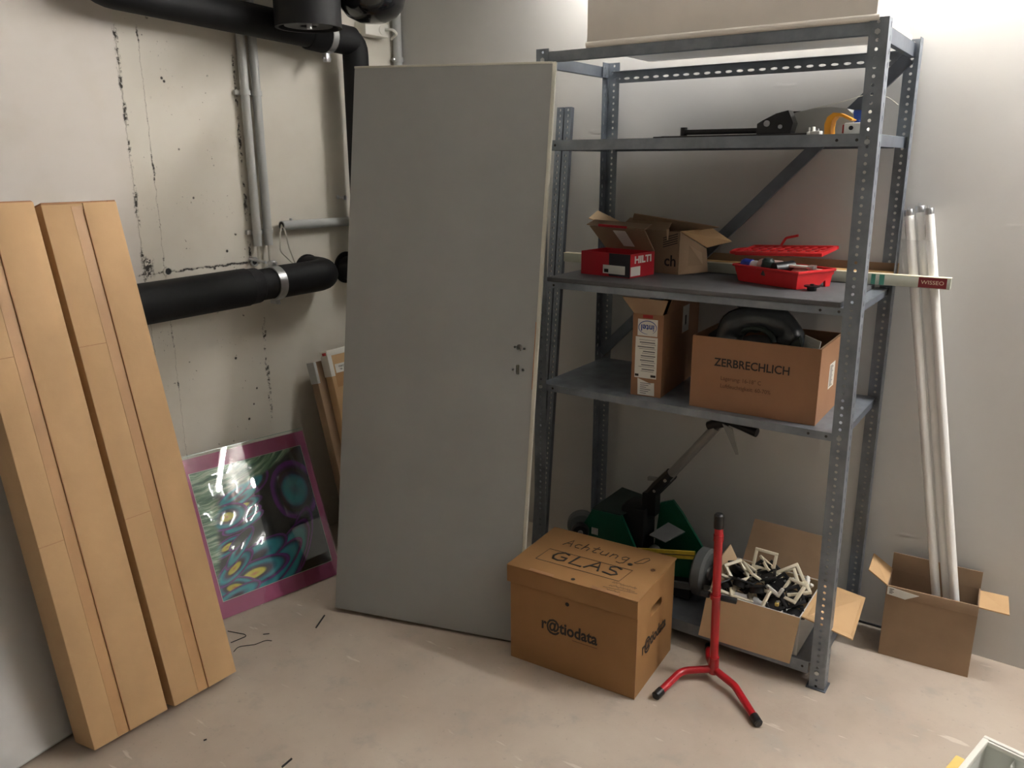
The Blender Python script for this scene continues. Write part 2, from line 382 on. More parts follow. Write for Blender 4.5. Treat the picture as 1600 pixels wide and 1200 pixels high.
def text(name, body, size, M4, mat, parent, bold=0.0, sx=1.0, h=.0004, align='CENTER', spacing=1.0):
    cu = bpy.data.curves.new(name, 'FONT'); cu.body = body; cu.size = size; cu.align_x = align; cu.align_y = 'CENTER'
    cu.extrude = h/2; cu.offset = bold; cu.resolution_u = 3; cu.space_character = spacing
    tmp = bpy.data.objects.new(name, cu); COL.objects.link(tmp)
    dg = bpy.context.evaluated_depsgraph_get(); me = bpy.data.meshes.new_from_object(tmp.evaluated_get(dg))
    bpy.data.objects.remove(tmp); bpy.data.curves.remove(cu)
    me.transform(M4 @ Matrix.Diagonal((sx, 1, 1, 1))); me.materials.clear(); me.materials.append(mat); me.name = name
    o = bpy.data.objects.new(name, me); COL.objects.link(o); o.parent = parent
    return o
def fillet(pts, r, n=6):
    pts = [V(p) for p in pts]; out = [pts[0]]
    for i in range(1, len(pts)-1):
        a, b, c = pts[i-1], pts[i], pts[i+1]; d1 = (a-b).normalized(); d2 = (c-b).normalized()
        ang = d1.angle(d2)/2; L = min(r/math.tan(ang), (a-b).length*.49, (c-b).length*.49)
        p0 = b+d1*L; p1 = b+d2*L
        for k in range(n+1):
            t = k/n; out.append(p0*(1-t)**2+b*2*t*(1-t)+p1*t*t)
    return out+[pts[-1]]
def open_box(mb, x0, x1, y0, y1, z0, z1, t=.004):
    mb.box(x0, x1, y0, y1, z0, z0+t)
    mb.box(x0, x1, y0, y0+t, z0+t, z1); mb.box(x0, x1, y1-t, y1, z0+t, z1)
    mb.box(x0, x0+t, y0+t, y1-t, z0+t, z1); mb.box(x1-t, x1, y0+t, y1-t, z0+t, z1); return mb
def cut_holes(o, cutters):
    """real through-holes: boolean difference, baked into the mesh"""
    c = cutters.build('cutter', INK, o.parent); bpy.context.view_layer.update(); md = o.modifiers.new('b', 'BOOLEAN'); md.object = c; md.operation = 'DIFFERENCE'; md.solver = 'EXACT'; md.use_self = True
    bpy.context.view_layer.update(); dg = bpy.context.evaluated_depsgraph_get()
    me = bpy.data.meshes.new_from_object(o.evaluated_get(dg)); o.modifiers.clear(); old = o.data; o.data = me
    for p_ in me.polygons: p_.use_smooth = False
    bpy.data.objects.remove(c); bpy.data.meshes.remove(old)

# ------------------------------------------------------------------ the room
CEIL = 2.78; XR = 5.9; YF = -6.0
struct('floor', MB().box(-.2, XR+.2, YF-.2, .2, -.12, 0), FLOOR)
struct('ceiling', MB().box(-.2, XR+.2, YF-.2, .2, CEIL, CEIL+.12), PLASTER)
wl = struct('wall_left', MB().box(-.2, 0, YF, 0, 0, CEIL), CONCRETE)
struct('wall_back', MB().box(-.2, XR+.2, 0, .2, 0, CEIL), PLASTER)
struct('wall_right', MB().box(XR, XR+.2, YF, 0, 0, CEIL), PLASTER_GREY)
struct('wall_front', MB().box(-.2, XR+.2, YF-.2, YF, 0, CEIL), PLASTER_GREY)
for (y, z) in ((-1.249, 1.264), (-.872, 1.262)):
    r = MB().ring(.012, .019, .006, 20, (0, y, z), (1, 0, 0)).build('tie_hole_rim', GREYPVC if y > -1 else CONCRETE, wl)
    MB().cyl((.0, y, z), (.0015, y, z), .0125, 20).build('tie_hole_shade', RUBBER, r)  # dark disc painted in for the shade inside the tie hole

# lamps of the room: battens up where back wall and ceiling meet, and one further into the room
def batten(cx, cy, cz, L, strength, label):
    t = thing('ceiling_lamp', label, 'lamp', (cx, cy, cz), 0, 'fluorescent battens')
    MB().box(-L/2-.03, L/2+.03, -.025, .025, .03, .06, .004).build('housing', CASEWHITE, t)
    for s in (-.6, .6): MB().cyl((s*L/2, 0, .06), (s*L/2, 0, CEIL-cz), .004, 8).build('hanger_rod', ZINC, t)
    for s in (-1, 1): MB().box(s*(L/2)-.012, s*(L/2)+.012, -.02, .02, -.02, .03, .003).build('lamp_holder', WHITEPL, t)
    MB().cyl((-L/2+.012, 0, 0), (L/2-.012, 0, 0), .014, 16).build('tube', emit_mat('lamp_glow', (1, .985, .965, 1), strength), t)
for i, (cx, cy, cz, L) in enumerate(LAMPS):
    batten(cx, cy, cz, L, TUBE_STRENGTH[i], ['lit fluorescent batten under the ceiling above the metal shelf', 'lit fluorescent batten under the ceiling just right of the shelf', 'lit fluorescent batten at the far right end of the row along the back wall'][i])
if FAR_STRENGTH: batten(*FAR_LAMP, FAR_STRENGTH, 'lit fluorescent batten in the middle of the room')

# ------------------------------------------------------------------ pipes and conduits on the left wall
t = thing('insulated_pipe', 'thick black insulated pipe running low along the concrete wall behind the tall cartons', 'pipe', (0, -.605, 1.2))
main = [(-.03, 0, 0), (.14, 0, -.005), (.14, -.30, -.008)]
MB().path(fillet(main, .085, 8), .064, 24).build('elbow', FOAM, t)
MB().path([(.14, -.20, -.007), (.14, -.40, -.010)], .060, 24).build('pipe_section', FOAM, t)
MB().path([(.14, -.365, -.009), (.14, -.372, -.009), (.14, -.41, -.010), (.14, -.42, -.010)], [.062, .067, .068, .071], 24).build('sleeve_end', FOAM, t)
MB().path([(.14, -.42, -.010), (.14, -1.02, -.02), (.14, -1.03, -.02), (.14, -2.4, -.04)], [.071, .071, .074, .074], 24).build('sleeve', FOAM, t)
MB().ring(.03, .068, .008, 28, (.0, 0, 0), (1, 0, 0)).build('wall_collar', FOAM, t)
cl = MB().ring(.0605, .066, .036, 32, (.14, -.305, -.009), (0, 1, 0)).build('pipe_clamp', ZINC, t)
for s in (1, -1):
    MB().box(.128, .152, -.300, -.276, -.009+s*.066-.004, -.009+s*.066+.016*s+.004, .002).build('clamp_ear', ZINC, cl)
    MB().cyl((.116, -.288, -.009+s*.078), (.166, -.288, -.009+s*.078), .005, 10).build('clamp_bolt', ZINC, cl)
MB().cyl((.10, -.288, .068), (.0, -.288, .075), .0055, 10).build('threaded_rod', ZINC, cl)
MB().path([(.14, -.02, .058), (.15, -.1, .056), (.15, -.19, .054)], .0012, 6).build('glued_seam', RUBBER, t)

t = thing('insulated_pipe', 'black insulated pipe high on the concrete wall turning down behind the grey door', 'pipe', (.13, -.385, 2.12))
MB().path(fillet([(0, -.02, .0), (0, -1.105, .045), (0, -1.115, .66)], .10, 8), .056, 22).build('sleeve', FOAM, t)
MB().path(fillet([(0, -.10, .0), (0, 0, 0), (0, 0, -.925), (-.16, 0, -.935)], .05, 5), .053, 22).build('drop_pipe', FOAM, t)
MB().path([(0, -.13, 0), (0, -.142, 0), (0, -.245, .006), (0, -.255, .006)], [.056, .061, .061, .056], 22).build('sleeve_joint', FOAM, t)
MB().ring(.03, .070, .008, 28, (-.13, 0, -.93), (1, 0, 0)).build('wall_collar', FOAM, t)
cl = MB().ring(.061, .065, .030, 30, (0, -.172, .004), (0, 1, 0)).build('pipe_clamp', ZINC, t)
MB().box(-.012, .012, -.168, -.146, -.092, -.058, .003).build('clamp_ear', ZINC, cl)
MB().cyl((0, -.178, -.078), (0, -.136, -.078), .005, 10).build('clamp_bolt', ZINC, cl)
MB().box(.050, .053, -.01, .015, -.295, -.265).build('sticker', PAPER, t)

t = thing('hanging_duct', 'matt black round duct hanging in front of the upper pipe', 'duct', (.33, -.80, 2.105))
MB().lathe([(.0, .02), (.10, .02), (.105, .0), (.117, .0), (.117, .67)], 36).build('duct_body', FOAM, t)
MB().ring(.030, .085, .012, 28, (0, 0, .006)).build('end_ring', RUBBER, t)
MB().cyl((.05, -.04, .02), (.05, -.04, -.012), .010, 12).build('end_screw', ZINC, t)
t = thing('hanging_duct', 'shiny ribbed black duct end at the top beside the white socket', 'duct', (.40, -.55, 2.145))
prof = [(.0, .0), (.05, .004), (.09, .022), (.115, .05), (.126, .085)]
z = .085
while z < .60: prof += [(.126, z), (.129, z+.008), (.126, z+.016)]; z += .03
MB().lathe(prof+[(.126, .63)], 40).build('duct_body', GLOSSBLACK, t)

t = thing('socket_box', 'white surface-mounted socket box beside the upper pipe', 'socket', (0, -.185, 2.17))
MB().box(0, .065, -.07, .07, 0, .055, .004).build('housing', WHITEPL, t)
MB().cyl((.065, .03, .028), (.068, .03, .028), .020, 20).build('socket_face', PAPER, t)
MB().path(fillet([(.068, .045, .03), (.10, .06, .03), (.10, .085, .015), (.05, .10, .0)], .02), .006, 10).build('plug_lead', WHITEPL, t)

for i, (y, lab) in enumerate(((-.868, 'left one of the paired grey plastic conduits on the concrete wall'), (-.815, 'right one of the paired grey plastic conduits on the concrete wall'))):
    t = thing('wall_conduit', lab, 'conduit', (.028, y, 1.325), 0, 'paired wall conduits')
    MB().cyl((0, 0, 0), (0, 0, 1.455), .0165, 18).build('pipe', GREYPVC, t)
    for z in (.045, .565):
        c = MB().ring(.0166, .0205, .018, 20, (0, 0, z)).build('clip', GREYPVC, t)
        MB().box(-.028, -.012, -.034 if i == 0 else -.016, .016, z, z+.018, .002).build('clip_base', GREYPVC, c)
    MB().cyl((0, .0, -.07), (0, 0, .01), .006, 10).build('inner_cable', WIRE, t)
t = thing('wall_conduit', 'short horizontal grey conduit stub with a cable loop hanging out', 'conduit', (.03, -.747, 1.397))
MB().path([(0, 0, 0), (0, .43, -.004)], .019, 18).build('pipe', GREYPVC, t)
MB().cyl((.0, -.0006, 0), (0, -.0001, 0), .0155, 16).build('pipe_mouth', INK, t)
MB().cyl((.0, .05, .015), (0, .05, .026), .006, 10).build('clip_screw', ZINC, t)
MB().path(fillet([(0, -.0, .0), (.012, -.02, -.03), (.012, -.025, -.10), (.02, .03, -.155), (.02, .04, -.16)], .03), .0035, 8).build('cable_loop', WIRE, t)
MB().path(fillet([(.0, .0, .004), (.02, .0, -.02), (.02, .015, -.09), (.02, .04, -.155)], .03), .0035, 8).build('cable_loop', WIRE, t)
t = thing('wall_conduit', 'grey conduit coming down in the room corner above the grey door', 'conduit', (.028, -.024, 2.05))
MB().cyl((0, 0, 0), (0, 0, .73), .020, 18).build('pipe', GREYPVC, t)
c = MB().ring(.0201, .025, .02, 20, (0, 0, .03)).build('clip', GREYPVC, t)
MB().cyl((-.02, -.018, .04), (.012, -.036, .04), .004, 8).build('clip_screw', ZINC, c)
tag(MB().cyl((0, -.409, 1.498), (.045, -.409, 1.496), .004, 10).cyl((.04, -.409, 1.496), (.048, -.409, 1.496), .010, 6).cyl((0, -.409, 1.498), (.004, -.409, 1.498), .009, 12).build('wall_screw', ZINC), 'zinc screw sticking out of the concrete wall beside the grey door', 'screw')

# ------------------------------------------------------------------ things leaning on the left wall
def long_carton(x, y, heading, lean, wd, ln, dp, label, seam_x, overlap):
    t = thing('long_carton', label, 'carton', mat=lean_matrix(x, y, dp*math.sin(lean)+.001, heading, lean), group='tall flat cartons')
    MB().box(0, wd, 0, dp, 0, ln, .004).build('carton_body', CARD, t)
    MB().box(seam_x, wd+.0015, -.004, 0, .002, ln-.001, .0012).build('overlapping_flap', CARD, t)
    MB().box(seam_x-.035, seam_x+.002, -.0008, .0005, .004, ln-.01).build('tape_strip', TAPE, t)
    MB().box(seam_x-.002, seam_x+.001, -.0046, 0, .002, ln-.02).build('glue_line', SEAM, t)
    for z in (ln*.39, ln*.73): MB().box(.0, seam_x-.037, -.0009, .0, z, z+.0015).build('crease', SEAM, t)
    e = MB()
    for k in range(9):
        a = k/9*wd; e.box(a, a+wd/9, -.001-.002*random.random(), .006, ln-.002, ln+.003*random.random()+.001)
    e.build('torn_top_edge', SEAM, t)
    MB().box(.002, wd-.002, .0, dp, ln-.001, ln+.004, .001).build('top_flap', CARD_BROWN, t)
    return t
long_carton(.642, -1.782, 1.565, .242, .218, 1.545, .125, 'tall flat cardboard carton next to the pink-mounted print, right one of the pair', .118, 0)
long_carton(.632, -2.026, 1.559, .238, .222, 1.552, .125, 'tall flat cardboard carton leaning in front of the white board, left one of the pair', .105, 0)

t = thing('white_board', 'plain white board leaning behind the two tall cartons', 'board', mat=lean_matrix(.572, -2.74, .012, 1.70, .40))
MB().box(0, .93, 0, .022, 0, 1.05, .002).build('board_face', WHITEPAINT, t)
MB().box(-.0012, .9312, -.0004, .0224, -.0005, .003).build('edge_band', GREYPVC, t)

PW, PH = .516, .612
t = thing('mounted_print', 'abstract glossy print in a pink mount under glass, leaning beside the cartons', 'picture', mat=lean_matrix(.294, -1.370, .003, 1.39, .40))
MB().box(0, PW, .0062, .010, 0, PH).build('backing_board', CARD_GREY, t)
px0, px1, pz0, pz1 = .020, .490, .060, .556
m = MB(); m.box(0, px0, .0015, .004, 0, PH); m.box(px1, PW, .0015, .004, 0, PH); m.box(px0, px1, .0015, .004, 0, pz0); m.box(px0, px1, .0015, .004, pz1, PH)
m.build('mount', PINKCARD, t)
m = MB(); m.box(px0, px0+.0018, .0008, .0034, pz0, pz1); m.box(px1-.0018, px1, .0008, .0034, pz0, pz1); m.box(px0, px1, .0008, .0034, pz0, pz0+.0018); m.box(px0, px1, .0008, .0034, pz1-.0018, pz1)
m.build('mount_bevel', PAPER, t)
m = MB(); NXX, NZZ = 70, 70
for i in range(NXX+1):
    for k in range(NZZ+1):
        u = i/NXX; q = k/NZZ; ed = min(1, 6*u, 6*(1-u), 6*q, 6*(1-q))
        wv_ = .0011*math.sin(9*u+27*q+1.2*math.sin(9*u))+.0005*math.sin(29*u-13*q+2*math.sin(7*q))+.0010*math.sin(4*u+9.5*q+.4)
        m.v.append(V((u*(px1-px0), .0030+ed*wv_, q*(pz1-pz0))))
for i in range(NXX):
    for k in range(NZZ): a = i*(NZZ+1)+k; m.f.append([a, a+NZZ+1, a+NZZ+2, a+1])
m.build('art_print', PRINT, t, loc=(px0, 0, pz0))
g = MB().box(-.004, PW+.002, -.0035, -.0010, -.001, PH+.012).build('glass_pane', PANE, t)
MB().box(-.004, PW+.002, -.0036, -.0009, PH+.0105, PH+.0125).build('glass_edge', GLASSEDGE, g)

for (x, y, hd, ln, h, dp, lab, front) in ((.352, -.655, 1.55, .245, .885, .045, 'flat brown parcel with white labels and taped corner, standing behind the grey door', True),
                                    (.300, -.690, 1.57, .245, .835, .045, 'flat brown parcel furthest back, edge showing behind the labelled one', False)):
    t = thing('flat_parcel', lab, 'parcel', mat=lean_matrix(x, y, dp*math.sin(ln)+.001, hd, ln), group='flat parcels behind the door')
    MB().box(0, .52, 0, dp, 0, h, .005).build('parcel_body', CARD if front else CARD_GREY, t)
    if front:
        MB().box(-.0008, .52, -.0006, dp+.001, h-.022, h+.0012, .0005).build('address_strip', PAPER, t)
        MB().box(-.0012, .02, -.001, dp+.001, h-.11, h-.020, .0005).build('clear_tape', PAPER, t)
        MB().box(.02, .2, -.0007, 0, h-.16, h-.10).build('tape_strip', TAPE, t)
        l = MB().box(.028, .10, -.0012, 0, h-.10, h-.062).build('label_sticker', PAPER, t)
        text('label_print', 'PAKET\nNr. 1', .012, frame((.064, -.0014, h-.081), (1, 0, 0), (0, 0, 1)), INK, l)
        MB().box(-.010, -.0012, .005, .02, h-.018, h-.006).build('red_mark', REDTAPE, t)
        m = MB(); m.slab([(.055, -.001, h-.26), (.10, -.001, h-.28), (.115, -.001, h-.215), (.06, -.001, h-.20)], .001); m.build('torn_sticker', PAPER, t)
    else:
        MB().box(-.001, .012, -.001, dp+.001, h-.09, h+.002, .0005).build('clear_tape', GREYPVC, t)

# ------------------------------------------------------------------ grey door leaf
DW, DH = .729, 1.976
t = thing('door_leaf', 'grey unhung door leaf without handle leaning against the metal shelf', 'door', mat=lean_matrix(.592, -1.085, .0175, .319, .164, -.015))
leaf = MB().box(0, DW, 0, .014, 0, DH, .0025).build('leaf_front', DOORGREY, t)
cut = MB()
for (x, z, r) in ((.648, 1.040, .0045), (.664, 1.039, .0115), (.682, 1.036, .0050), (.645, .963, .0045), (.681, .964, .0050)): cut.cyl((x, -.02, z), (x, .05, z), r, 20)
cut.box(.655, .670, -.02, .05, .947, .981, .006)
cut_holes(leaf, cut)
core = MB().box(.013, DW-.013, .0142, .040, .0, DH-.013, .002).build('leaf_core', DOOREDGE, t)
cut = MB()
for (x, z, r) in ((.648, 1.040, .0045), (.664, 1.039, .0115), (.682, 1.036, .0050), (.645, .963, .0045), (.681, .964, .0050)): cut.cyl((x, -.02, z), (x, .05, z), r, 20)
cut.box(.655, .670, -.02, .05, .947, .981, .006)
cut_holes(core, cut)
MB().box(DW-.0105, DW+.0012, -.0012, .0142, .0, DH, .001).build('edge_band', DOOREDGE, t)
MB().box(0, DW-.0106, -.0012, .0142, DH-.006, DH+.0012, .001).build('top_edge_band', DOOREDGE, t)
MB().box(DW-.0125, DW-.0100, -.0016, 0, .90, 1.13).build('worn_edge', RUST, t)
MB().box(DW-.0135, DW-.0120, .0146, .039, .92, 1.12).build('lock_plate', ZINC, t)

# slotted steel rails standing between door and shelf
for (x, dx, lab) in ((.925, 0, 'slotted steel rail with plain flange standing beside the shelf, left one'), (.962, 1, 'slotted steel rail with square holes standing beside the shelf, right one')):
    t = thing('slotted_rail', lab, 'rail', mat=lean_matrix(x-.014, -.235, .001, .06, .103, 0), group='slotted rails')
    H = 1.86
    MB().perf(H, .028, .022, .014, .0045, .0055, .002, Matrix.Identity(4)).build('web', STEEL, t, smooth=False)
    MB().perf(H, .022, .022, .012, .0035, .006, .002, frame((0, .002, 0), (0, 1, 0), (-1, 0, 0)) @ Matrix.Identity(4)).build('flange', STEEL, t, smooth=False)
    MB().box(.026, .028, .002, .024, 0, H).build('flange', STEEL_DARK, t, smooth=False)

# ------------------------------------------------------------------ the metal shelf
SM = Matrix.Translation((1.127, -.532, 0)) @ Matrix.Rotation(.0202, 4, 'Z')
SW, SD = 1.079, .4916
shelf = thing('metal_shelf', 'tall galvanised bolted metal shelf with perforated posts against the back wall', 'shelf', mat=SM)
def L_post(cx, cy, sx, sy, H, lean):
    me = MB(); sh = Matrix.Identity(4); sh[0][2] = lean
    def cols(o, xd, yd, zd):
        m = Matrix((V(xd), V(yd), V(zd))).transposed().to_4x4(); m.translation = V(o); return m
    me.perf(H, .048, .0222, .026, .0046, .0046, .002, sh @ cols((cx, cy, 0), (sx, 0, 0), (0, sy, 0), (0, 0, 1)))
    me.perf(H, .044, .0333, .026, .0028, .0085, .002, sh @ cols((cx, cy+sy*.002, 0), (0, sy, 0), (sx, 0, 0), (0, 0, 1)))
    p = me.build('post', STEEL, shelf, smooth=False)
    f = MB().box(min(cx-sx*.006, cx+sx*.056), max(cx-sx*.006, cx+sx*.056), min(cy-sy*.006, cy+sy*.056), max(cy-sy*.006, cy+sy*.056), .0, .004, .001).build('foot_plate', STEEL_DARK, p)
    for z in (.06, .85, 1.69, 1.965): MB().cyl((cx+lean*z+sx*.026, cy-sy*.004, z), (cx+lean*z+sx*.026, cy+sy*.004, z), .0075, 6).build('bolt', ZINC, p)
L_post(0, 0, 1, 1, 2.0, 0); L_post(1.106, 0, -1, 1, 2.0, -.012)
L_post(0, SD, 1, -1, 2.0, .004); L_post(1.100, SD, -1, -1, 2.0, -.006)
XA, XB = .0025, 1.085
def beam_x(y, z0, z1, s, name, mat=STEEL, x0=.02, x1=1.074):
    m = MB(); m.box(x0, x1, min(y, y+s*.002), max(y, y+s*.002), z0, z1)
    m.box(x0, x1, min(y, y+s*.016), max(y, y+s*.016), z0, z0+.002)
    return m.build(name, mat, shelf, smooth=False)
def beam_y(x, z0, z1, s, name):
    m = MB(); m.box(min(x, x+s*.002), max(x, x+s*.002), .010, SD-.010, z0, z1); m.box(min(x, x+s*.016), max(x, x+s*.016), .010, SD-.010, z0, z0+.002)
    return m.build(name, STEEL_DARK, shelf, smooth=False)
# open top frame
beam_x(.0025, 1.957, 1.990, 1, 'front_beam', x0=.046, x1=1.040)
m = MB(); m.perf(1.02, .042, .04, .026, .0045, .012, .002, Matrix(((0, 0, 1, .03), (0, 1, 0, SD-.0045), (-1, 0, 0, 1.968), (0, 0, 0, 1))))
m.box(.03, 1.05, SD-.022, SD-.0045, 1.966, 1.968); m.build('rear_beam', STEEL, shelf, smooth=False)
beam_y(.0025, 1.945, 1.985, 1, 'side_beam'); beam_y(1.072, 1.945, 1.985, -1, 'side_beam')
# sheet levels: (lip bottom, lip top, sheet right end)
def level(z0, z1, x1=1.075, name='shelf_level'):
    m = MB(); m.box(.022, x1, .0045, SD-.0045, z1-.002, z1)
    s = m.build(name, STEEL, shelf, smooth=False)
    MB().box(.0465, 1.050, .0026, .0046, z0, z1).box(.0465, 1.050, .0046, .018, z0, z0+.002).build('front_lip', STEEL, s, smooth=False)
    MB().box(.05, 1.04, SD-.0066, SD-.0046, z0, z1-.002).build('rear_lip', STEEL_DARK, s, smooth=False)
    for (xa, q) in ((.0225, 1), (1.075, -1)): MB().box(min(xa, xa+q*.002), max(xa, xa+q*.002), .010, SD-.010, z0, z1-.002).build('side_lip', STEEL_DARK, s, smooth=False)
    for x in (.075, .98, 1.032): MB().cyl((x, .0022, (z0+z1)/2), (x, .0046, (z0+z1)/2), .0042, 10).build('lip_hole', INK, s)
level(1.679, 1.712); level(1.214, 1.236); level(.837, .862); level(.044, .087)
# diagonal brace behind
a0 = V((1.055, SD-.016, 1.945)); a1 = V((.015, SD-.016, .885)); d = (a1-a0).normalized(); nn = V((d.z, 0, -d.x))
m = MB(); m.prism([a0+nn*.021, a0-nn*.021, a1-nn*.021, a1+nn*.021], (0, .002, 0)); m.prism([a0-nn*.021, a0-nn*.019, a1-nn*.019, a1-nn*.021], (0, -.014, 0))
m.build('diagonal_brace', STEEL_DARK, shelf, smooth=False)

def on_shelf(name, label, cat, x, y, z, rot=0, group=None):
    return thing(name, label, cat, mat=SM @ Matrix.Translation((x, y, z)) @ Matrix.Rotation(rot, 4, 'Z'), group=group)
SHX = lambda v: V(v)

# white case on the top frame
t = on_shelf('white_case', 'long white metal case lying on top of the metal shelf', 'case', .188, .004, 1.9905)
MB().box(0, .862, 0, .462, .006, .20, .004).build('case_body', CASEWHITE, t)
m = MB().box(-.004, .872, -.006, .466, 0, .018, .006, seg=3); m.build('bottom_rim', CASEWHITE, t)

# dark board that forms the third level
b = MB().box(0, .988, 0, .462, 0, .015, .001); o = b.build('shelf_board', DARKBOARD); o.matrix_world = SM @ Matrix.Translation((.046, .0035, 1.2365))
tag(o, 'dark grey board laid on the middle level under the red paint tray', 'board')

# ------------------------------------------------------------------ second level from the top
Z2 = 1.7125
t = on_shelf('flat_black_panel', 'thin flat black panel lying flat under the bar on the upper level', 'panel', .39, .09, Z2)
MB().box(0, .50, 0, .15, 0, .006, .002).build('panel_sheet', BLACKPL, t)
MB().box(.02, .48, .02, .13, .006, .0075, .0006).build('panel_face', RUBBER, t)
t = on_shelf('clamp_bar', 'black bar with a chunky black clamp head on the upper level', 'clamp', .47, .12, Z2+.0075, .02)
MB().box(0, .33, .012, .030, .003, .019, .003).build('bar', BLACKPL, t)
MB().cyl((.004, .021, .0), (.004, .021, .026), .011, 14).build('end_knob', BLACKPL, t)
h = MB().prism([(.245, .0, .0), (.345, .0, .0), (.352, .0, .03), (.335, .0, .066), (.30, .0, .058), (.262, .0, .040), (.245, .0, .03)], (0, .05, 0)).build('clamp_head', GLOSSBLACK, t)
MB().cyl((.275, -.006, .03), (.275, .056, .03), .009, 12).build('pivot_bolt', ZINC, h)
MB().cyl((.315, -.004, .02), (.315, .054, .02), .006, 12).build('pivot_bolt', ZINC, h)
t = on_shelf('white_hood', 'curved white plastic hood resting behind the black clamp on the upper level', 'hood', .70, .235, Z2)
m = MB(); N = 14; prev = None
prof = [(0, .030), (.03, .045), (.06, .060), (.10, .073), (.15, .082), (.20, .084), (.245, .078), (.265, .06), (.27, .03), (.272, .002)]
pts = [(x, z) for x, z in prof]
m.prism([(x, 0, z) for x, z in pts]+[(x, 0, max(.0, z-.006)) for x, z in pts[::-1]], (0, .13, 0)); m.build('hood_shell', GREYPVC, t)
m = MB(); m.prism([(x, -.002, z) for x, z in pts[2:]]+[(.10, -.002, .005), (.06, -.002, .03)], (0, .003, 0)); m.build('hood_side', GREYPVC, t)
MB().box(.05, .11, .0, .06, .070, .076, .002).build('grip_pad', RUBBER, t)
MB().path(fillet([(.12, .05, .082), (.20, .06, .098), (.27, .09, .12), (.33, .12, .115), (.36, .13, .09)], .05), .0014, 6).build('loose_wire', WIRE, t)
t = on_shelf('orange_clip', 'orange curved plastic clip at the right end of the upper level', 'clip', .915, .12, Z2)
m = MB(); arc = [(.018*math.cos(a)*1.0+.02, .03+.028*math.sin(a)) for a in [PI*.95, PI*.8, PI*.65, PI*.5, PI*.35, PI*.2]]
outer = [(.0, 0), (-.002, .03), (.004, .050), (.02, .062), (.04, .060), (.075, .042)]; inner = [(.07, .038), (.04, .052), (.026, .050), (.018, .04), (.016, .02), (.018, .0)]
m.prism([(x, 0, z) for x, z in outer+inner], (0, .05, 0)); m.build('clip_body', ORANGE, t)
t = on_shelf('small_carton', 'small blue and white carton behind the orange clip', 'carton', .965, .235, Z2, .2)
MB().box(0, .055, 0, .05, 0, .072, .002).build('carton_body', PAPER, t)
MB().box(-.0006, .024, -.0006, .05, .002, .0725).build('blue_band', BLUELOGO, t)
t = on_shelf('electric_part', 'small white electric fitting lying in front of the blue and white carton', 'fitting', .972, .10, Z2)
MB().box(0, .06, 0, .04, 0, .032, .004).build('housing', WHITEPL, t)
MB().cyl((.02, -.003, .018), (.02, .002, .018), .006, 12).build('terminal_hole', INK, t)
MB().box(-.006, .0, .008, .032, .004, .028, .002).build('red_terminal', REDTAPE, t)
for i, (x, y, r, lab) in enumerate(((.875, .085, .3, 'loose white plastic clip in front of the orange clip'), (.893, .05, -.5, 'loose white plastic clip nearest the shelf edge on the upper level'))):
    t = on_shelf('loose_clip', lab, 'clip', x, y, Z2, r)
    MB().box(0, .035, 0, .014, 0, .010, .002).box(.004, .009, .002, .012, .009, .022, .001).build('clip_body', WHITEPL, t)
    MB().cyl((.022, .007, .009), (.022, .007, .016), .004, 10).build('clip_pin', ZINC, t)

# ------------------------------------------------------------------ middle level with the dark board
Z3 = 1.252
t = on_shelf('tool_carton', 'small red and black printed carton with its lid open on the middle level', 'carton', .10, .15, Z3, -.14)
w_, d_, h_ = .212, .15, .082
open_box(MB(), 0, w_, 0, d_, 0, h_, .003).build('carton_body', REDCARD, t)
MB().box(.123, w_+.0006, -.0008, .0, .002, h_-.001).build('black_panel', BLACKCARD, t)
MB().box(.098, .192, -.0016, -.0009, .010, .040).build('label_sticker', PAPER, t)
MB().box(.104, .122, -.0022, -.0016, .014, .026).build('label_code', INK, t)
m = MB(); m.box(w_, w_+.0008, .004, .062, .006, .038); m.build('side_sticker', PAPER, t)
text('brand_lettering', 'HILTI', .034, frame((w_+.0010, d_/2+.002, .060), (0, 1, 0), (0, 0, 1)), PAPER, t, bold=.0012, sx=1.35)
lid = MB().slab([(.0, d_, h_), (w_, d_, h_), (w_-.015, d_-.045, h_+.075), (-.045, d_-.045, h_+.080)], .003).build('lid', CARD_GREY, t)
m = MB(); m.slab([(-.055, d_-.050, h_+.084), (w_-.012, d_-.050, h_+.078), (w_-.02, d_+.005, h_+.092), (-.06, d_+.005, h_+.098)], .003); m.build('lid_fold', CARD_GREY, lid)
MB().slab([(.0, d_-.052, h_+.080), (.125, d_-.052, h_+.078), (.125, d_-.052, h_+.086), (.0, d_-.050, h_+.089)], .004).build('red_edge', REDCARD, lid)
MB().slab([(.088, d_-.012, h_+.012), (.135, d_-.012, h_+.012), (.115, d_-.047, h_+.068), (.062, d_-.047, h_+.068)], .0012).build('lid_sticker', PAPER, lid)
t = on_shelf('brown_carton', 'worn brown cardboard carton with open flaps behind the red carton', 'carton', .150, .347, Z3, -.17)
w_, d_, h_ = .262, .068, .150
open_box(MB(), 0, w_, 0, d_, 0, h_, .004).build('carton_body', CARD_GREY, t)
MB().slab([(w_+.002, .0, .0), (w_+.085, .060, .012), (w_+.072, .065, .092), (w_+.002, .0, h_)], .004).build('side_panel', CARD_GREY, t)
MB().slab([(w_+.002, .0, h_+.002), (w_+.074, .063, .096), (w_+.140, .115, .118), (w_+.062, .105, .162)], .004).build('flap', CARD, t)
MB().slab([(.0, d_, h_), (w_, d_, h_), (w_+.12, d_-.01, h_+.020), (.05, d_-.05, h_+.055)], .004).build('flap', CARD_GREY, t)
MB().slab([(0, 0, h_), (0, d_, h_), (-.16, d_, h_+.055), (-.15, .0, h_+.03)], .004).build('flap', CARD_LIGHT, t)
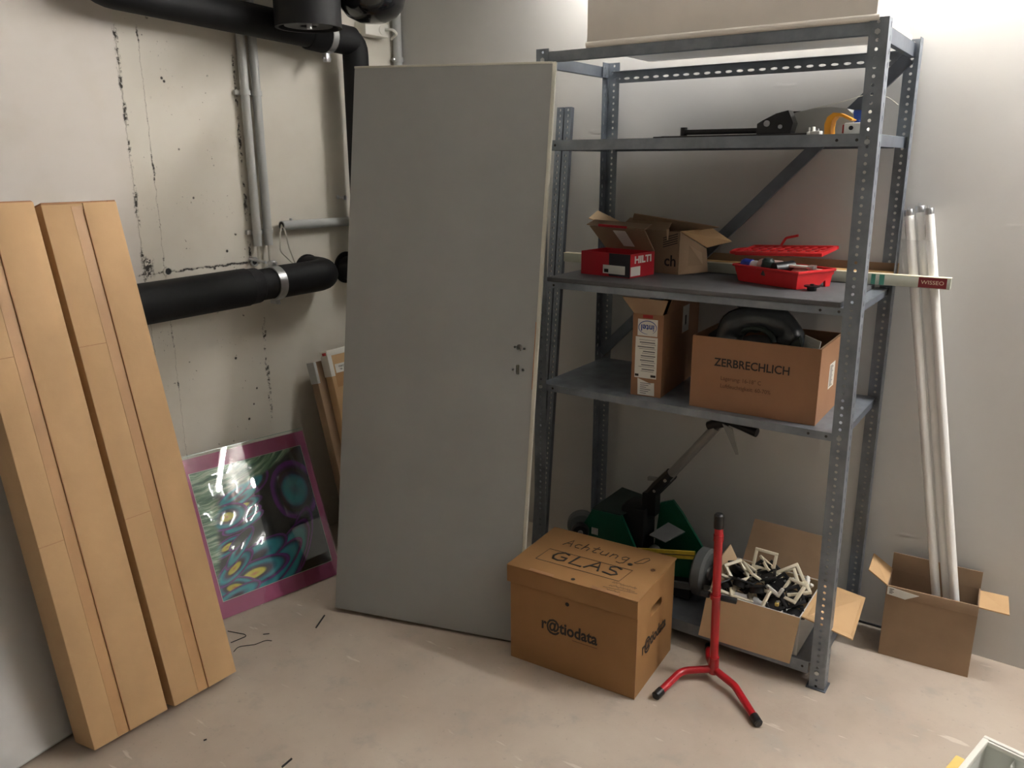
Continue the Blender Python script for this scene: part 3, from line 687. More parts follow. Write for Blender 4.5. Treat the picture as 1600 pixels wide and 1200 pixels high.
MB().slab([(0, 0, h_), (w_*.8, 0, h_), (w_*.75, .05, h_+.03), (.01, .05, h_+.036)], .004).build('flap', CARD_GREY, t)
MB().slab([(w_*.80, -.004, h_+.008), (w_*.84, -.004, h_+.008), (w_*.83, -.004, h_-.03), (w_*.815, -.004, h_-.03)], .002).build('torn_strip', CARD_LIGHT, t)
for k in range(5): MB().slab([(.195, -.0006, h_-.058+k*.008), (.255, -.0006, h_-.040+k*.008), (.255, -.0006, h_-.037+k*.008), (.195, -.0006, h_-.055+k*.008)], .0006).build('printed_stripe', INK, t)
text('printed_letters', 'ch', .055, frame((.228, -.0008, .045), (1, 0, 0), (0, 0, 1)), INK, t, bold=.001)
# long strips and rolls behind
t = on_shelf('long_strip_box', 'long slim pale strip box with maroon ends sticking out to the right of the shelf', 'strip', -.135, .418, Z3, -.003)
MB().box(0, 1.395, 0, .026, .002, .036, .001).build('strip_body', SLATM, t)
MB().box(-.0005, 1.3955, -.0005, .0265, .036, .038, .0005).build('strip_top', SLATTOP, t)
for (a, b_) in ((1.305, 1.385), (.985, 1.035)):
    e = MB().box(a, b_, -.0012, .0, .004, .0355).build('end_label', MAROON, t)
text('end_lettering', 'WISSEO', .017, frame((1.345, -.0014, .020), (1, 0, 0), (0, 0, 1)), SLATTOP, t, sx=1.1)
for (a, b_) in ((1.19, 1.205), (1.165, 1.178)): MB().box(a, b_, -.0011, .0, .003, .0355).build('green_mark', GREENTAPE, t)
t = on_shelf('paper_roll', 'cream cardboard tube lying behind the strip box', 'tube', -.045, .4655, Z3+.0215, 0)
m = MB(); m.lathe([(.016, 0), (.020, 0), (.020, 1.135), (.016, 1.135), (.016, 1.10), (0.0, 1.10)], 24, (0, 0, 0), (1, 0, 0)); m.build('tube_wall', WOODROLL, t)
MB().cyl((1.095, 0, 0), (1.101, 0, 0), .0158, 20).build('tube_core', SEAM, t)
t = on_shelf('flat_cardboard', 'flat brown cardboard sheet at the very back of the middle level', 'sheet', .30, .4862, Z3)
MB().box(0, .795, 0, .003, 0, .066, .0008).build('carton_body', CARD_GREY, t)
MB().box(.793, .7965, -.0006, .0032, .0, .067, .0005).build('end_cap', CARD_LIGHT, t)

# red paint tray with its contents
TR = SM @ Matrix.Translation((.625, .268, Z3)) @ Matrix.Rotation(-.42, 4, 'Z')
t = thing('paint_tray', 'red plastic paint tray filled with decorating things on the middle level', 'tray', mat=TR)
w_, d_, h_ = .265, .17, .054
m = MB(); tk = .003
bot = [(.012, .012), (w_-.012, .012), (w_-.012, d_*.62), (.012, d_*.62)]; top = [(0, 0), (w_, 0), (w_, d_), (0, d_)]
m.slab([(a, b_, .002) for a, b_ in bot], tk)
m.slab([(.012, d_*.62, .002), (w_-.012, d_*.62, .002), (w_, d_, h_-.012), (0, d_, h_-.012)], tk)
m.slab([(.012, .012, .002), (w_-.012, .012, .002), (w_, 0, h_), (0, 0, h_)], tk)
m.raw([(w_-.012, .012, .002), (w_-.012, d_*.62, .002), (w_, d_, h_-.012), (w_, d_, h_), (w_, 0, h_), (w_-.015, .012, .002), (w_-.015, d_*.62, .002), (w_-.003, d_, h_-.012), (w_-.003, d_, h_), (w_-.003, 0, h_)],
      [[0, 1, 2, 3, 4], [9, 8, 7, 6, 5], [0, 4, 9, 5], [4, 3, 8, 9], [3, 2, 7, 8], [2, 1, 6, 7], [1, 0, 5, 6]])
m.raw([(.012, .012, .002), (.012, d_*.62, .002), (0, d_, h_-.012), (0, d_, h_), (0, 0, h_), (.015, .012, .002), (.015, d_*.62, .002), (.003, d_, h_-.012), (.003, d_, h_), (.003, 0, h_)],
      [[4, 3, 2, 1, 0], [5, 6, 7, 8, 9], [5, 9, 4, 0], [9, 8, 3, 4], [8, 7, 2, 3], [7, 6, 1, 2], [6, 5, 0, 1]])
m.build('tray_shell', REDPL, t, smooth=False)
m = MB(); m.path([(-.003, -.003, h_), (w_+.003, -.003, h_), (w_+.003, d_, h_), (-.003, d_, h_), (-.003, -.003, h_)], .0045, 8); m.build('tray_rim', REDPL, t)
for x in (.01, w_-.014): MB().prism([(x, d_-.035, h_-.01), (x, d_+.002, h_-.006), (x, d_-.008, .0), (x, d_-.028, .0)], (.008, 0, 0)).build('tray_foot', REDPL, t, smooth=False)
t = thing('drip_grid', 'red plastic drip grid with hook lying on top of the paint tray', 'grid', mat=TR @ Matrix.Translation((-.055, .055, .077)) @ Matrix.Rotation(-.05, 4, 'Y') @ Matrix.Rotation(.32, 4, 'Z') @ Matrix.Rotation(.10, 4, 'X'))
GW, GD = .30, .155; m = MB()
m.box(0, GW, 0, .012, 0, .012, .002).box(0, GW, GD-.012, GD, 0, .012, .002).box(0, .012, .012, GD-.012, 0, .012, .002).box(GW-.012, GW, .012, GD-.012, 0, .012, .002); m.build('grid_frame', REDPL, t)
for k in range(9):
    x = .012+k*.031
    MB().slab([(x, .012, .006), (x+.008, .012, .006), (x+.036 if x+.036 < GW-.01 else GW-.012, GD-.012, .006), (x+.028 if x+.028 < GW-.02 else GW-.02, GD-.012, .006)], .004).build('grid_bar', REDPL, t, smooth=False)
for k in range(3): MB().box(.012, GW-.012, .036+k*.036, .042+k*.036, .004, .008).build('cross_bar', REDPL, t, smooth=False)
MB().path(fillet([(.10, GD-.006, .006), (.118, GD, .036), (.16, GD+.004, .044)], .015), .0065, 10, flat=.7).build('hook', REDPL, t)
MB().path(fillet([(.0, .02, .006), (-.03, .03, .004), (-.035, .08, .004), (.0, .10, .006)], .02), .006, 10).build('handle_loop', REDPL, t)
def in_tray(name, label, cat, x, y, z, rz=0, ry=0):
    return thing(name, label, cat, mat=TR @ Matrix.Translation((x, y, z)) @ Matrix.Rotation(rz, 4, 'Z') @ Matrix.Rotation(ry, 4, 'Y'))
t = in_tray('sealant_bottle', 'white bottle with a blue cap lying in the paint tray', 'bottle', .012, .030, .058, .25, 0)
MB().lathe([(.0, .030), (.017, .030), (.019, .04), (.019, .10), (.015, .108), (0, .108)], 20, (0, 0, 0), (1, 0, -.15)).build('bottle_body', WHITEPL, t)
MB().lathe([(.0, -.008), (.012, -.006), (.018, .004), (.0195, .03), (.0, .03)], 20, (0, 0, 0), (1, 0, -.15)).build('bottle_cap', BLUE, t)
t = in_tray('paint_roller', 'used pinkish fleece paint roller lying in the paint tray', 'roller', .075, .040, .058, -.05)
MB().lathe([(.0, 0), (.018, .0), (.021, .006), (.021, .084), (.018, .09), (0, .09)], 20, (0, 0, 0), (1, .1, 0)).build('fleece', PINKFUR, t)
MB().cyl((-.004, 0, 0), (.0, 0, 0), .008, 12).build('hub_cap', WHITEPL, t)
t = in_tray('green_holder', 'dark green plastic handle standing up in the paint tray', 'handle', .125, .018, .056, 0)
MB().lathe([(0, -.025), (.017, -.025), (.019, .0), (.020, .022), (.014, .03), (0, .031)], 14, (0, 0, 0), (.15, 0, 1)).build('handle_body', DKGREEN, t)
MB().ring(.0195, .0215, .006, 16, (0, 0, .0), (.15, 0, 1)).build('handle_ring', BLACKPL, t)
t = in_tray('black_cartridge', 'round black cartridge end pointing out of the paint tray', 'cartridge', .165, .004, .056, 0)
MB().lathe([(.012, .004), (.018, .0), (.020, .0), (.020, .07), (0, .07)], 22, (0, 0, 0), (.25, 1, .08)).build('cartridge_body', BLACKPL, t)
MB().cyl((.002, .006, .0005), (.004, .013, .001), .0145, 18).build('cartridge_end', RUBBER, t)
t = in_tray('paint_brush', 'white handled flat brush lying across the right end of the paint tray', 'brush', .175, .045, .066, .35)
MB().box(0, .075, -.012, .012, -.004, .004, .003).build('brush_handle', WHITEPL, t)
MB().box(.075, .095, -.016, .016, -.006, .006, .001).build('ferrule', ZINC, t)
t = in_tray('paint_roller', 'second pinkish fleece roller at the right end of the paint tray', 'roller', .18, .062, .044, .1)
MB().lathe([(.0, 0), (.014, .0), (.016, .005), (.016, .064), (0, .066)], 18, (0, 0, 0), (1, .1, 0)).build('fleece', PINKFUR, t)
MB().cyl((-.003, 0, 0), (.0, 0, 0), .006, 10).build('hub_cap', WHITEPL, t)
t = on_shelf('bottle_top', 'small black plastic cap lying on the dark board beside the paint tray', 'cap', .905, .185, Z3)
MB().lathe([(.0, .0), (.014, .0), (.015, .010), (.024, .012), (.024, .016), (.0, .017)], 22).build('cap_body', BLACKPL, t)
MB().box(-.006, .006, -.006, .006, .0165, .021, .002).build('cap_tab', BLACKPL, t)

# ------------------------------------------------------------------ fourth level
Z4 = .8625
t = on_shelf('narrow_carton', 'narrow upright cardboard carton with white labels on the fourth level', 'carton', .363, .050, Z4, .09)
w_, d_, h_ = .108, .40, .286
open_box(MB(), 0, w_, 0, d_, 0, h_, .004).build('carton_body', CARD_BROWN, t)
MB().slab([(.004, .0, h_), (w_-.004, .0, h_), (w_+.022, -.03, h_+.055), (-.03, -.03, h_+.058)], .003).build('flap', CARD_GREY, t)
MB().slab([(w_, .03, h_), (w_, d_-.02, h_), (w_+.01, d_-.03, h_+.055), (w_+.012, .05, h_+.055)], .003).build('flap', CARD_BROWN, t)
MB().box(.035, .07, -.0008, 0, h_-.014, h_-.003).build('red_tape', REDTAPE, t)
lg = MB().box(.018, .088, -.0009, 0, h_-.075, h_-.018).build('logo_label', PAPER, t)
logo = frame((.053, -.0013, h_-.046), (-1, 0, 0), (0, 0, -1))
text('logo_lettering', 'intel', .030, logo, BLUELOGO, lg, bold=.0006, sx=.92)
m = MB()
for k in range(36):
    a0_ = 2*PI*k/40+2.2; a1_ = 2*PI*(k+1)/40+2.2; wd = .0010+.0016*abs(math.sin((k/36)*PI))
    q = lambda a, r: logo @ V(((.0315+r)*math.cos(a), (.0225+r)*math.sin(a), 0))
    m.slab([q(a0_, -wd/2), q(a1_, -wd/2), q(a1_, wd/2), q(a0_, wd/2)], .0006)
m.build('logo_swirl', BLUELOGO, lg, smooth=False)
lb = MB().box(.012, .090, -.0009, 0, h_-.222, h_-.079).build('address_label', PAPER, t)
m = MB(); z = h_-.088; rnd = random.Random(3)
for k in range(15):
    a = .02+rnd.random()*.02; b_ = .085-rnd.random()*.006; hh = .0035 if k % 2 else .0014
    m.box(a, b_, -.0014, -.0009, z-hh, z); z -= .0078
m.build('label_print', M('grey_print', (96, 96, 98), .6), lb, smooth=False)
MB().box(.014, .027, -.0015, -.0009, h_-.217, h_-.209).box(.070, .088, -.0015, -.0009, h_-.217, h_-.209).build('label_bar', INK, lb, smooth=False)
lb = MB().slab([(.026, -.0008, .004), (.086, -.0008, .004), (.084, -.0008, .05), (.066, -.0008, .048), (.024, -.0008, .062)], .0008).build('torn_label', PAPER, t)
m = MB()
for k in range(6): m.box(.034, .056+(k % 3)*.008, -.0016, -.0010, .010+k*.007, .012+k*.007)
m.build('label_print', MATS['grey_print'], lb, smooth=False)
sl = MB().box(w_, w_+.0009, .205, .275, .19, .30-.012).build('side_label', PAPER, t)
MB().box(w_+.0007, w_+.0013, .230, .245, .215, .25).build('grip_slot', INK, sl)

t = on_shelf('open_carton', 'open brown carton printed for fragile goods, holding a black hose ring', 'carton', .585, .036, Z4, .018)
w_, d_, h_ = .402, .29, .238
open_box(MB(), 0, w_, 0, d_, 0, h_, .004).build('carton_body', CARD_BROWN, t)
text('print_lettering', 'ZERBRECHLICH', .037, frame((.196, -.0006, .158), (1, 0, 0), (0, 0, 1)), INK, t, bold=.0006, sx=.92)
text('print_small', 'Lagerung: 16-18° C', .0185, frame((.100, -.0006, .108), (1, 0, 0), (0, 0, 1)), INK_SOFT, t, align='LEFT', sx=.9)
text('print_small', 'Luftfeuchtigkeit: 60-70%', .0185, frame((.100, -.0006, .083), (1, 0, 0), (0, 0, 1)), INK_SOFT, t, align='LEFT', sx=.9)
lb = MB().box(w_, w_+.0009, .13, .20, .085, .165).build('barcode_label', PAPER, t)
m = MB()
for k in range(14): m.box(w_+.0009, w_+.0014, .136, .164 if k % 3 else .175, .092+k*.005, .094+k*.005)
m.build('barcode', INK, lb, smooth=False)
MB().slab([(w_-.006, .004, h_), (w_-.006, d_-.02, h_), (w_-.05, d_-.03, h_-.06), (w_-.05, .02, h_-.06)], .003).build('tucked_flap', CARD_GREY, t)
t = on_shelf('hose_ring', 'black ribbed plastic ring standing up in the open brown carton', 'ring', .758, .165, 1.088)
m = MB(); pts = [(.092*math.cos(a), .02*math.cos(a), .066*math.sin(a)) for a in [PI*k/20*1.08-.12 for k in range(21)]]
m.path(pts, [.046+.0025*math.sin(k*1.3) for k in range(21)], 24); m.build('ring_body', M('smoked_plastic', (74, 79, 82), .26, var=.2, coat=.4), t)
MB().path([(.06*math.cos(a), -.040, .040*math.sin(a)) for a in [PI*k/12 for k in range(13)]], .009, 10).build('inner_lip', DKGREEN, t)
MB().lathe([(0, 0), (.045, 0), (.05, .004), (.05, .03), (0, .03)], 28, (0, -.02, -.036), (0, -.3, 1)).build('inner_disc', ALU, t)
m = MB(); m.prism([(-.16, -.05, -.02), (-.10, -.05, .0), (-.085, -.05, .03), (-.10, -.05, .045), (-.15, -.05, .005)], (0, .05, 0)); m.build('mounting_arm', BLACKPL, t)
MB().box(-.125, -.06, -.02, .04, .05, .075, .006, mat=Matrix.Rotation(.5, 4, 'Y')).build('connector', BLACKPL, t)
t = on_shelf('black_bracket', 'angular black plastic bracket at the right inside the open brown carton', 'bracket', .87, .09, 1.06, .2)
MB().prism([(0, 0, -.02), (.06, 0, -.02), (.035, 0, .055), (.01, 0, .03)], (0, .06, 0)).build('bracket_body', DKGREEN, t, smooth=False)
MB().cyl((.03, -.001, .0), (.03, .061, .0), .006, 12).build('bracket_pin', ZINC, t)
t = on_shelf('paper_sheet', 'folded white paper edge showing inside the open brown carton', 'paper', .905, .14, 1.02, -.3)
MB().slab([(0, 0, 0), (.05, 0, 0), (.055, .01, .085), (.0, .01, .098)], .003).build('sheet', PAPER, t)
MB().slab([(.01, -.004, 0), (.06, -.004, 0), (.062, .004, .06), (.01, .006, .08)], .002).build('sheet', PAPER, t)
t = on_shelf('chrome_hook', 'shiny chrome cable hook between the two cartons on the fourth level', 'hook', .62, .36, Z4)
MB().path(fillet([(0, 0, 0), (0, 0, .26), (.012, -.01, .30), (.022, -.01, .28), (.02, -.005, .24)], .02), .003, 8).build('wire_hook', ZINC, t)
MB().lathe([(0, 0), (.03, 0), (.03, .004), (0, .006)], 20).build('hook_base', ZINC, t)

# ------------------------------------------------------------------ bottom level
Z5 = .0875
t = on_shelf('green_machine', 'green and black wheeled floor machine with folded aluminium handle on the bottom level', 'machine', 0, 0, Z5)
zz = lambda z: z-Z5
def plate_xz(poly, y, th): return MB().prism([(x, y, zz(z)) for x, z in poly], (0, th, 0))
plate_xz([(.13, .10), (.12, .26), (.16, .335), (.285, .338), (.345, .225), (.40, .10)], .17, .012).build('side_panel', GREEN, t, smooth=False)
plate_xz([(.16, .318), (.285, .321), (.283, .338), (.158, .335)], .166, .004).build('panel_edge', GREEN, t, smooth=False)
plate_xz([(.36, .10), (.385, .37), (.435, .392), (.475, .35), (.605, .175), (.61, .14), (.56, .10)], .30, .012).build('side_panel', GREEN, t, smooth=False)
MB().prism([(.16, .17, zz(.335)), (.28, .17, zz(.338)), (.38, .30, zz(.372)), (.20, .34, zz(.372))], (0, 0, .006)).build('hood', DKGREEN, t, smooth=False)
MB().box(.27, .37, .19, .30, zz(.16), zz(.375), .012).build('motor_block', RUBBER, t)
MB().box(.33, .50, .20, .29, zz(.10), zz(.19), .01).build('gear_box', RUBBER, t)
MB().cyl((.40, .185, zz(.20)), (.40, .24, zz(.20)), .022, 20).build('drum', ALU, t)
MB().slab([(.39, .20, zz(.275)), (.455, .20, zz(.262)), (.50, .28, zz(.285)), (.43, .28, zz(.305))], .006).build('pedal', GREYRUB, t)
plate_xz([(.365, .200), (.592, .250), (.589, .280), (.362, .230)], .155, .008).build('scale_strip', YELLOW, t, smooth=False)
plate_xz([(.364, .214), (.590, .264), (.5895, .267), (.3635, .217)], .1535, .002).build('scale_line', INK, t, smooth=False)
plate_xz([(.40, .135), (.595, .17), (.592, .248), (.40, .205)], .165, .01).build('front_panel', GREEN, t, smooth=False)
MB().box(.22, .59, .13, .33, zz(.092), zz(.150), .01).build('chassis', RUBBER, t)
MB().slab([(.42, .125, zz(.118)), (.68, .125, zz(.158)), (.68, .125, zz(.182)), (.42, .125, zz(.142))], .012).build('side_rail', GREYRUB, t)
def wheel(cx, cy, cz, r, wd, parent, mat=GREYRUB, ax=(1, 0, 0)):
    w1 = MB().lathe([(.0, 0), (r*.55, .0), (r*.62, -.003), (r*.85, -.003), (r, .006), (r, wd-.006), (r*.85, wd+.003), (r*.62, wd+.003), (0, wd)], 36, (cx, cy, cz), ax).build('wheel', mat, parent)
    MB().lathe([(0, -.008), (r*.28, -.008), (r*.32, .0), (r*.55, .002), (r*.58, .006), (0, .006)], 24, V((cx, cy, cz))+V(ax)*wd, tuple(-q for q in ax)).build('wheel_hub', ALU, w1)
wheel(.600, .17, zz(.205), .088, .042, t); wheel(.085, .22, zz(.240), .058, .04, t, ax=(.5, -.86, 0)); wheel(.118, .15, zz(.246), .034, .03, t, RUBBER, ax=(.5, -.86, 0))
m = MB()
for k in range(5): m.box(.160+k*.006, .163+k*.006, .1655, .167, zz(.232), zz(.260))
m.build('dial_marks', PAPER, t, smooth=False)
# handle
MB().prism([(.345, .22, zz(.345)), (.40, .22, zz(.345)), (.398, .22, zz(.44)), (.345, .22, zz(.43))], (0, .045, 0)).build('handle_bracket', BLACKPL, t, smooth=False)
MB().path([(.372, .242, zz(.425)), (.400, .238, zz(.462)), (.455, .23, zz(.528))], [.024, .026, .024], 10).build('handle_joint', BLACKPL, t)
for q in ((.395, .215, .45), (.44, .205, .505)): MB().cyl((q[0], q[1]-.002, zz(q[2])), (q[0], q[1]+.05, zz(q[2])), .006, 10).build('joint_bolt', ZINC, t)
MB().path([(.445, .23, zz(.518)), (.622, .20, zz(.748))], .0165, 16).build('handle_tube', ALU, t)
MB().path([(.462, .205, zz(.508)), (.648, .18, zz(.755))], .0022, 8).build('control_rod', ALU, t)
g = MB().path([(.595, .20, zz(.748)), (.635, .195, zz(.768)), (.665, .19, zz(.775))], [.016, .019, .014], 12).build('handle_grip', BLACKPL, t)
MB().path([(.665, .19, zz(.778)), (.72, .18, zz(.772)), (.775, .17, zz(.765))], [.009, .012, .016], 12).build('handle_grip', BLACKPL, t)
MB().slab([(.655, .17, zz(.775)), (.690, .17, zz(.765)), (.722, .16, zz(.680)), (.712, .16, zz(.678))], .006).build('brake_lever', ALU, t)
MB().slab([(.355, .25, zz(.475)), (.395, .25, zz(.482)), (.393, .25, zz(.490)), (.353, .25, zz(.488))], .02).build('catch_lever', ALU, t)

# open carton full of switch frames
t = on_shelf('open_carton', 'open carton full of loose switch frames on the bottom level', 'carton', .70, .015, Z5, .0)
w_, d_, h_ = .308, .29, .138
open_box(MB(), 0, w_, 0, d_, 0, h_, .004).build('carton_body', WHITEPAINT, t)
MB().slab([(-.002, .0, h_), (w_, .0, h_), (w_-.012, -.030, h_-.155), (-.014, -.030, h_-.160)], .004).build('flap', CARD_LIGHT, t)
MB().slab([(.02, d_, h_), (w_, d_, h_), (w_-.01, d_+.055, h_+.14), (.035, d_+.055, h_+.145)], .004).build('flap', CARD_GREY, t)
MB().slab([(w_, .01, h_), (w_, d_-.01, h_), (w_+.15, d_-.07, h_+.015), (w_+.16, .015, h_-.03)], .004).build('flap', CARD, t)
MB().slab([(0, .02, h_), (0, d_-.01, h_), (-.025, d_-.02, h_+.055), (-.02, .16, h_+.05)], .004).build('flap', CARD_LIGHT, t)
MB().box(.004, .006, .006, d_-.006, .006, h_-.001).box(.006, w_-.004, d_-.007, d_-.0045, .006, h_-.001).build('inner_lining', CARD_LIGHT, t, smooth=False)
BX = SM @ Matrix.Translation((.70, .015, Z5))
def frame_mesh(s, hole, th, bars):
    m = MB(); h = hole/2; q = s/2
    m.box(-q, q, -q, -h, 0, th, .0015).box(-q, q, h, q, 0, th, .0015).box(-q, -h, -h, h, 0, th, .0015).box(h, q, -h, h, 0, th, .0015); return m
protos = {}
def piece(kind, label, group, mat4):
    key = kind
    if key not in protos:
        t_ = thing({'white': 'light_switch_cover', 'black': 'light_switch', 'double': 'double_switch_cover', 'claw': 'cable_clip'}[kind], label, 'switch part', mat=mat4, group=group)
        if kind == 'white':
            frame_mesh(.078, .056, .009, 0).build('frame_front', IVORY, t_)
            MB().box(-.024, .024, -.029, -.026, -.006, .0).build('frame_lip', WHITEPL, t_)
        elif kind == 'double':
            m = frame_mesh(.078, .056, .009, 0); m.build('frame_front', IVORY, t_)
            m = MB(); m.box(-.039, .039, .039, .049, 0, .009, .0015).box(-.039, .039, .100, .110, 0, .009, .0015).box(-.039, -.028, .049, .100, 0, .009, .0015).box(.028, .039, .049, .100, 0, .009, .0015); m.build('frame_extension', IVORY, t_)
        elif kind == 'black':
            frame_mesh(.066, .044, .006, 0).build('insert_ring', BLACKPL, t_)
            MB().cyl((0, 0, -.02), (0, 0, .0), .024, 16).build('insert_body', RUBBER, t_)
            MB().box(-.004, .004, -.018, -.010, .0, .002).build('contact', ZINC, t_)
        else:
            MB().box(-.028, .028, -.006, .006, 0, .012, .002).box(-.028, -.018, -.006, .006, .010, .034, .002).build('claw_body', WHITEPL, t_)
            MB().cyl((.016, -.009, .006), (.016, .009, .006), .0035, 8).build('claw_screw', ZINC, t_)
        protos[key] = t_; return t_
    o = copy_tree(protos[key]); o.matrix_world = mat4; o['label'] = label
    if group: o['group'] = group
    return o
def pose(x, y, z, rx, ry, rz): return BX @ Matrix.Translation((x, y, z)) @ Euler((rx, ry, rz)).to_matrix().to_4x4()
# the pieces one can tell apart, then the heap
piece('double', 'ivory double switch frame standing upright at the back of the heap in the open carton', None, pose(.125, .165, .140, 1.30, .10, .15))
piece('white', 'ivory switch frame leaning at the right front of the heap in the open carton', None, pose(.258, .085, .178, .75, -.15, -.55))
piece('white', 'ivory switch frame lying at the left rim of the heap in the open carton', None, pose(.040, .045, .150, .35, .25, .2))
rnd = random.Random(11)
lab = {'white': 'small ivory switch frame in the heap in the open carton', 'black': 'black switch insert in the heap in the open carton', 'claw': 'white plastic cable clip in the heap in the open carton'}
grp = {'white': 'ivory switch frames in the heap', 'black': 'black switch inserts in the heap', 'claw': 'cable clips in the heap'}
seq = ['black', 'black', 'claw', 'white']; k = 0
for layer, zb in enumerate((.118, .150)):
    for i in range(5):
        for j in range(4 if layer == 0 else 3):
            x = .045+i*.055+rnd.uniform(-.014, .014); y = .045+j*.062+rnd.uniform(-.014, .014)+layer*.02
            kd = seq[(i*3+j*2+layer+rnd.randint(0, 1)) % 4]
            zz_ = zb+.028*math.sin(PI*min(1, x/.308))*math.sin(PI*min(1, y/.29))+rnd.uniform(-.006, .008)
            place = ['leftmost', 'second from left', 'middle', 'second from right', 'rightmost'][i]+(' at the bottom of' if layer == 0 else ' on top of')+' the heap, '+(['front', 'second', 'third', 'back'] if layer == 0 else ['front', 'middle', 'back'])[j]+' row'
            piece(kd, {'white': 'small ivory switch cover ', 'black': 'black light switch insert ', 'claw': 'white cable clip '}[kd]+place, grp[kd], pose(x, y, zz_, rnd.uniform(-.9, .9), rnd.uniform(-.9, .9), rnd.uniform(0, 3)))
t = on_shelf('yellow_plug', 'tiny yellow plug at the front of the heap in the open carton', 'plug', .70+.225, .04, Z5+.142)
MB().box(-.006, .006, -.006, .006, 0, .012, .002).build('plug_body', YELLOWPL, t); MB().cyl((0, 0, .012), (0, 0, .018), .003, 8).build('plug_pin', ZINC, t)

# ------------------------------------------------------------------ floor things in front
G = thing('archive_carton', 'lidded archive carton with handwriting on top, standing in front of the shelf', 'carton', (1.300, -.930, 0), .075)
w_, d_, h_ = .458, .318, .352
body = MB().box(0, w_, 0, d_, 0, h_-.006, .002).build('carton_body', CARD_KRAFT, G)
cut = MB(); cut.box(w_-.25, w_+.02, .105, .205, .235, .268, .014, seg=4); cut_holes(body, cut)
lid = MB().box(-.008, w_+.003, -.009, d_+.006, h_-.006, h_, .0015).build('lid', CARD_KRAFT, G)
MB().box(-.008, w_+.003, -.009, -.004, h_-.062, h_-.006, .001).build('lid_lip', CARD_KRAFT, lid)
MB().box(-.008, -.003, -.004, d_, h_-.055, h_-.006, .001).build('lid_lip', CARD_KRAFT, lid)
for (a, b_) in ((.075, .165), (.300, .395)): MB().box(a, b_, -.0100, .006, h_-.001, h_+.0012, .0004).build('lid_tab', SEAM, lid)  # tabs in darker board; the shade of their slots is in the colour
MB().cyl((.228, .012, h_-.001), (.228, .012, h_+.0006), .007, 16).build('vent_hole', INK, lid)  # vent holes are flush dark discs, the shade inside them put into colour
MB().cyl((.215, -.0007, h_-.088), (.215, .0004, h_-.088), .007, 16).build('vent_hole', INK, G)
MB().ring(.004, .008, .0008, 16, (.425, .20, h_)).build('vent_hole', INK_SOFT, lid)
MB().box(w_-.0015, w_+.001, -.0015, .001, .002, h_-.065).build('corner_seam', SEAM, G)
text('print_lettering', 'r@tiodata', .058, frame((.222, -.0006, .168), (1, 0, 0), (0, 0, 1)), INK, G, bold=.0016, sx=.84)
MB().box(.235, .325, -.0007, 0, .138, .1395).build('print_line', INK_SOFT, G)
text('print_lettering', 'r@tiodata', .058, frame((w_+.0006, d_/2-.01, .150), (0, 1, 0), (0, 0, 1)), INK, G, bold=.0016, sx=.84)
def scribble(strokes, ox, oy, sc, r, name, slant=.0):
    m = MB()
    for st in strokes:
        p = [(ox+(a+slant*b_)*sc, oy+b_*sc, h_+.0004) for a, b_ in st]
        m.path(p, r, 6, flat=.5)
    m.build(name, INK, lid)
ach = [[(0, 0), (.35, 1), (.62, 0)], [(.12, .38), (.55, .38)],
       [(1.25, .6), (.95, .6), (.85, .3), (1.0, .05), (1.3, .05)],
       [(1.55, 1), (1.5, 0)], [(1.5, .35), (1.75, .55), (1.95, .4), (1.92, 0)],
       [(2.45, .95), (2.35, .1), (2.55, 0), (2.7, .08)], [(2.15, .62), (2.7, .66)],
       [(2.95, .55), (2.95, .12), (3.15, 0), (3.4, .12), (3.42, .55), (3.45, 0)],
       [(3.75, .0), (3.78, .55), (3.78, .35), (4.0, .55), (4.2, .42), (4.22, 0)],
       [(5.0, .5), (4.75, .58), (4.55, .35), (4.7, .08), (4.98, .15), (5.02, .55), (5.0, -.3), (4.8, -.5), (4.5, -.42)]]
scribble(ach, .085, .212, .0475, .0018, 'handwriting', .1)
scribble([[(0, 0), (.06, .12), (.18, .42), (.30, .52), (.36, .42), (.26, .12), (.1, 0), (0, 0)]], .352, .215, .105, .0014, 'handwriting')
MB().cyl((.345, .198, h_), (.345, .198, h_+.0008), .0085, 16).build('handwriting', INK, lid)
gl = [[(.75, .85), (.4, 1), (.08, .75), (.0, .4), (.15, .08), (.5, 0), (.8, .12), (.8, .45), (.45, .45)],
      [(1.3, 1), (1.2, .02), (1.95, .0)], [(2.1, 0), (2.6, 1), (2.95, 0)], [(2.3, .38), (2.8, .38)],
      [(3.95, .85), (3.6, 1), (3.3, .82), (3.4, .55), (3.8, .45), (3.98, .22), (3.75, .0), (3.2, .1)]]
scribble(gl, .095, .100, .060, .0042, 'handwriting', .08)
scribble([[(0, 0), (.02, 1.0), (3.55, 1.02), (3.5, .02), (0, 0)]], .055, .074, .087, .0013, 'handwriting', .06)
scr = random.Random(5)
for (oy, wd) in ((.062, .085), (.040, .09), (.012, .05)):
    p = [(i*.16, .3*scr.random()*(1 if i % 2 else -1)) for i in range(int(wd/.0038))]
    scribble([p], .345, oy, .024, .0008, 'handwriting', .2)
scribble([[(0, 0), (4.6, .55)]], .330, .020, .024, .0008, 'handwriting')

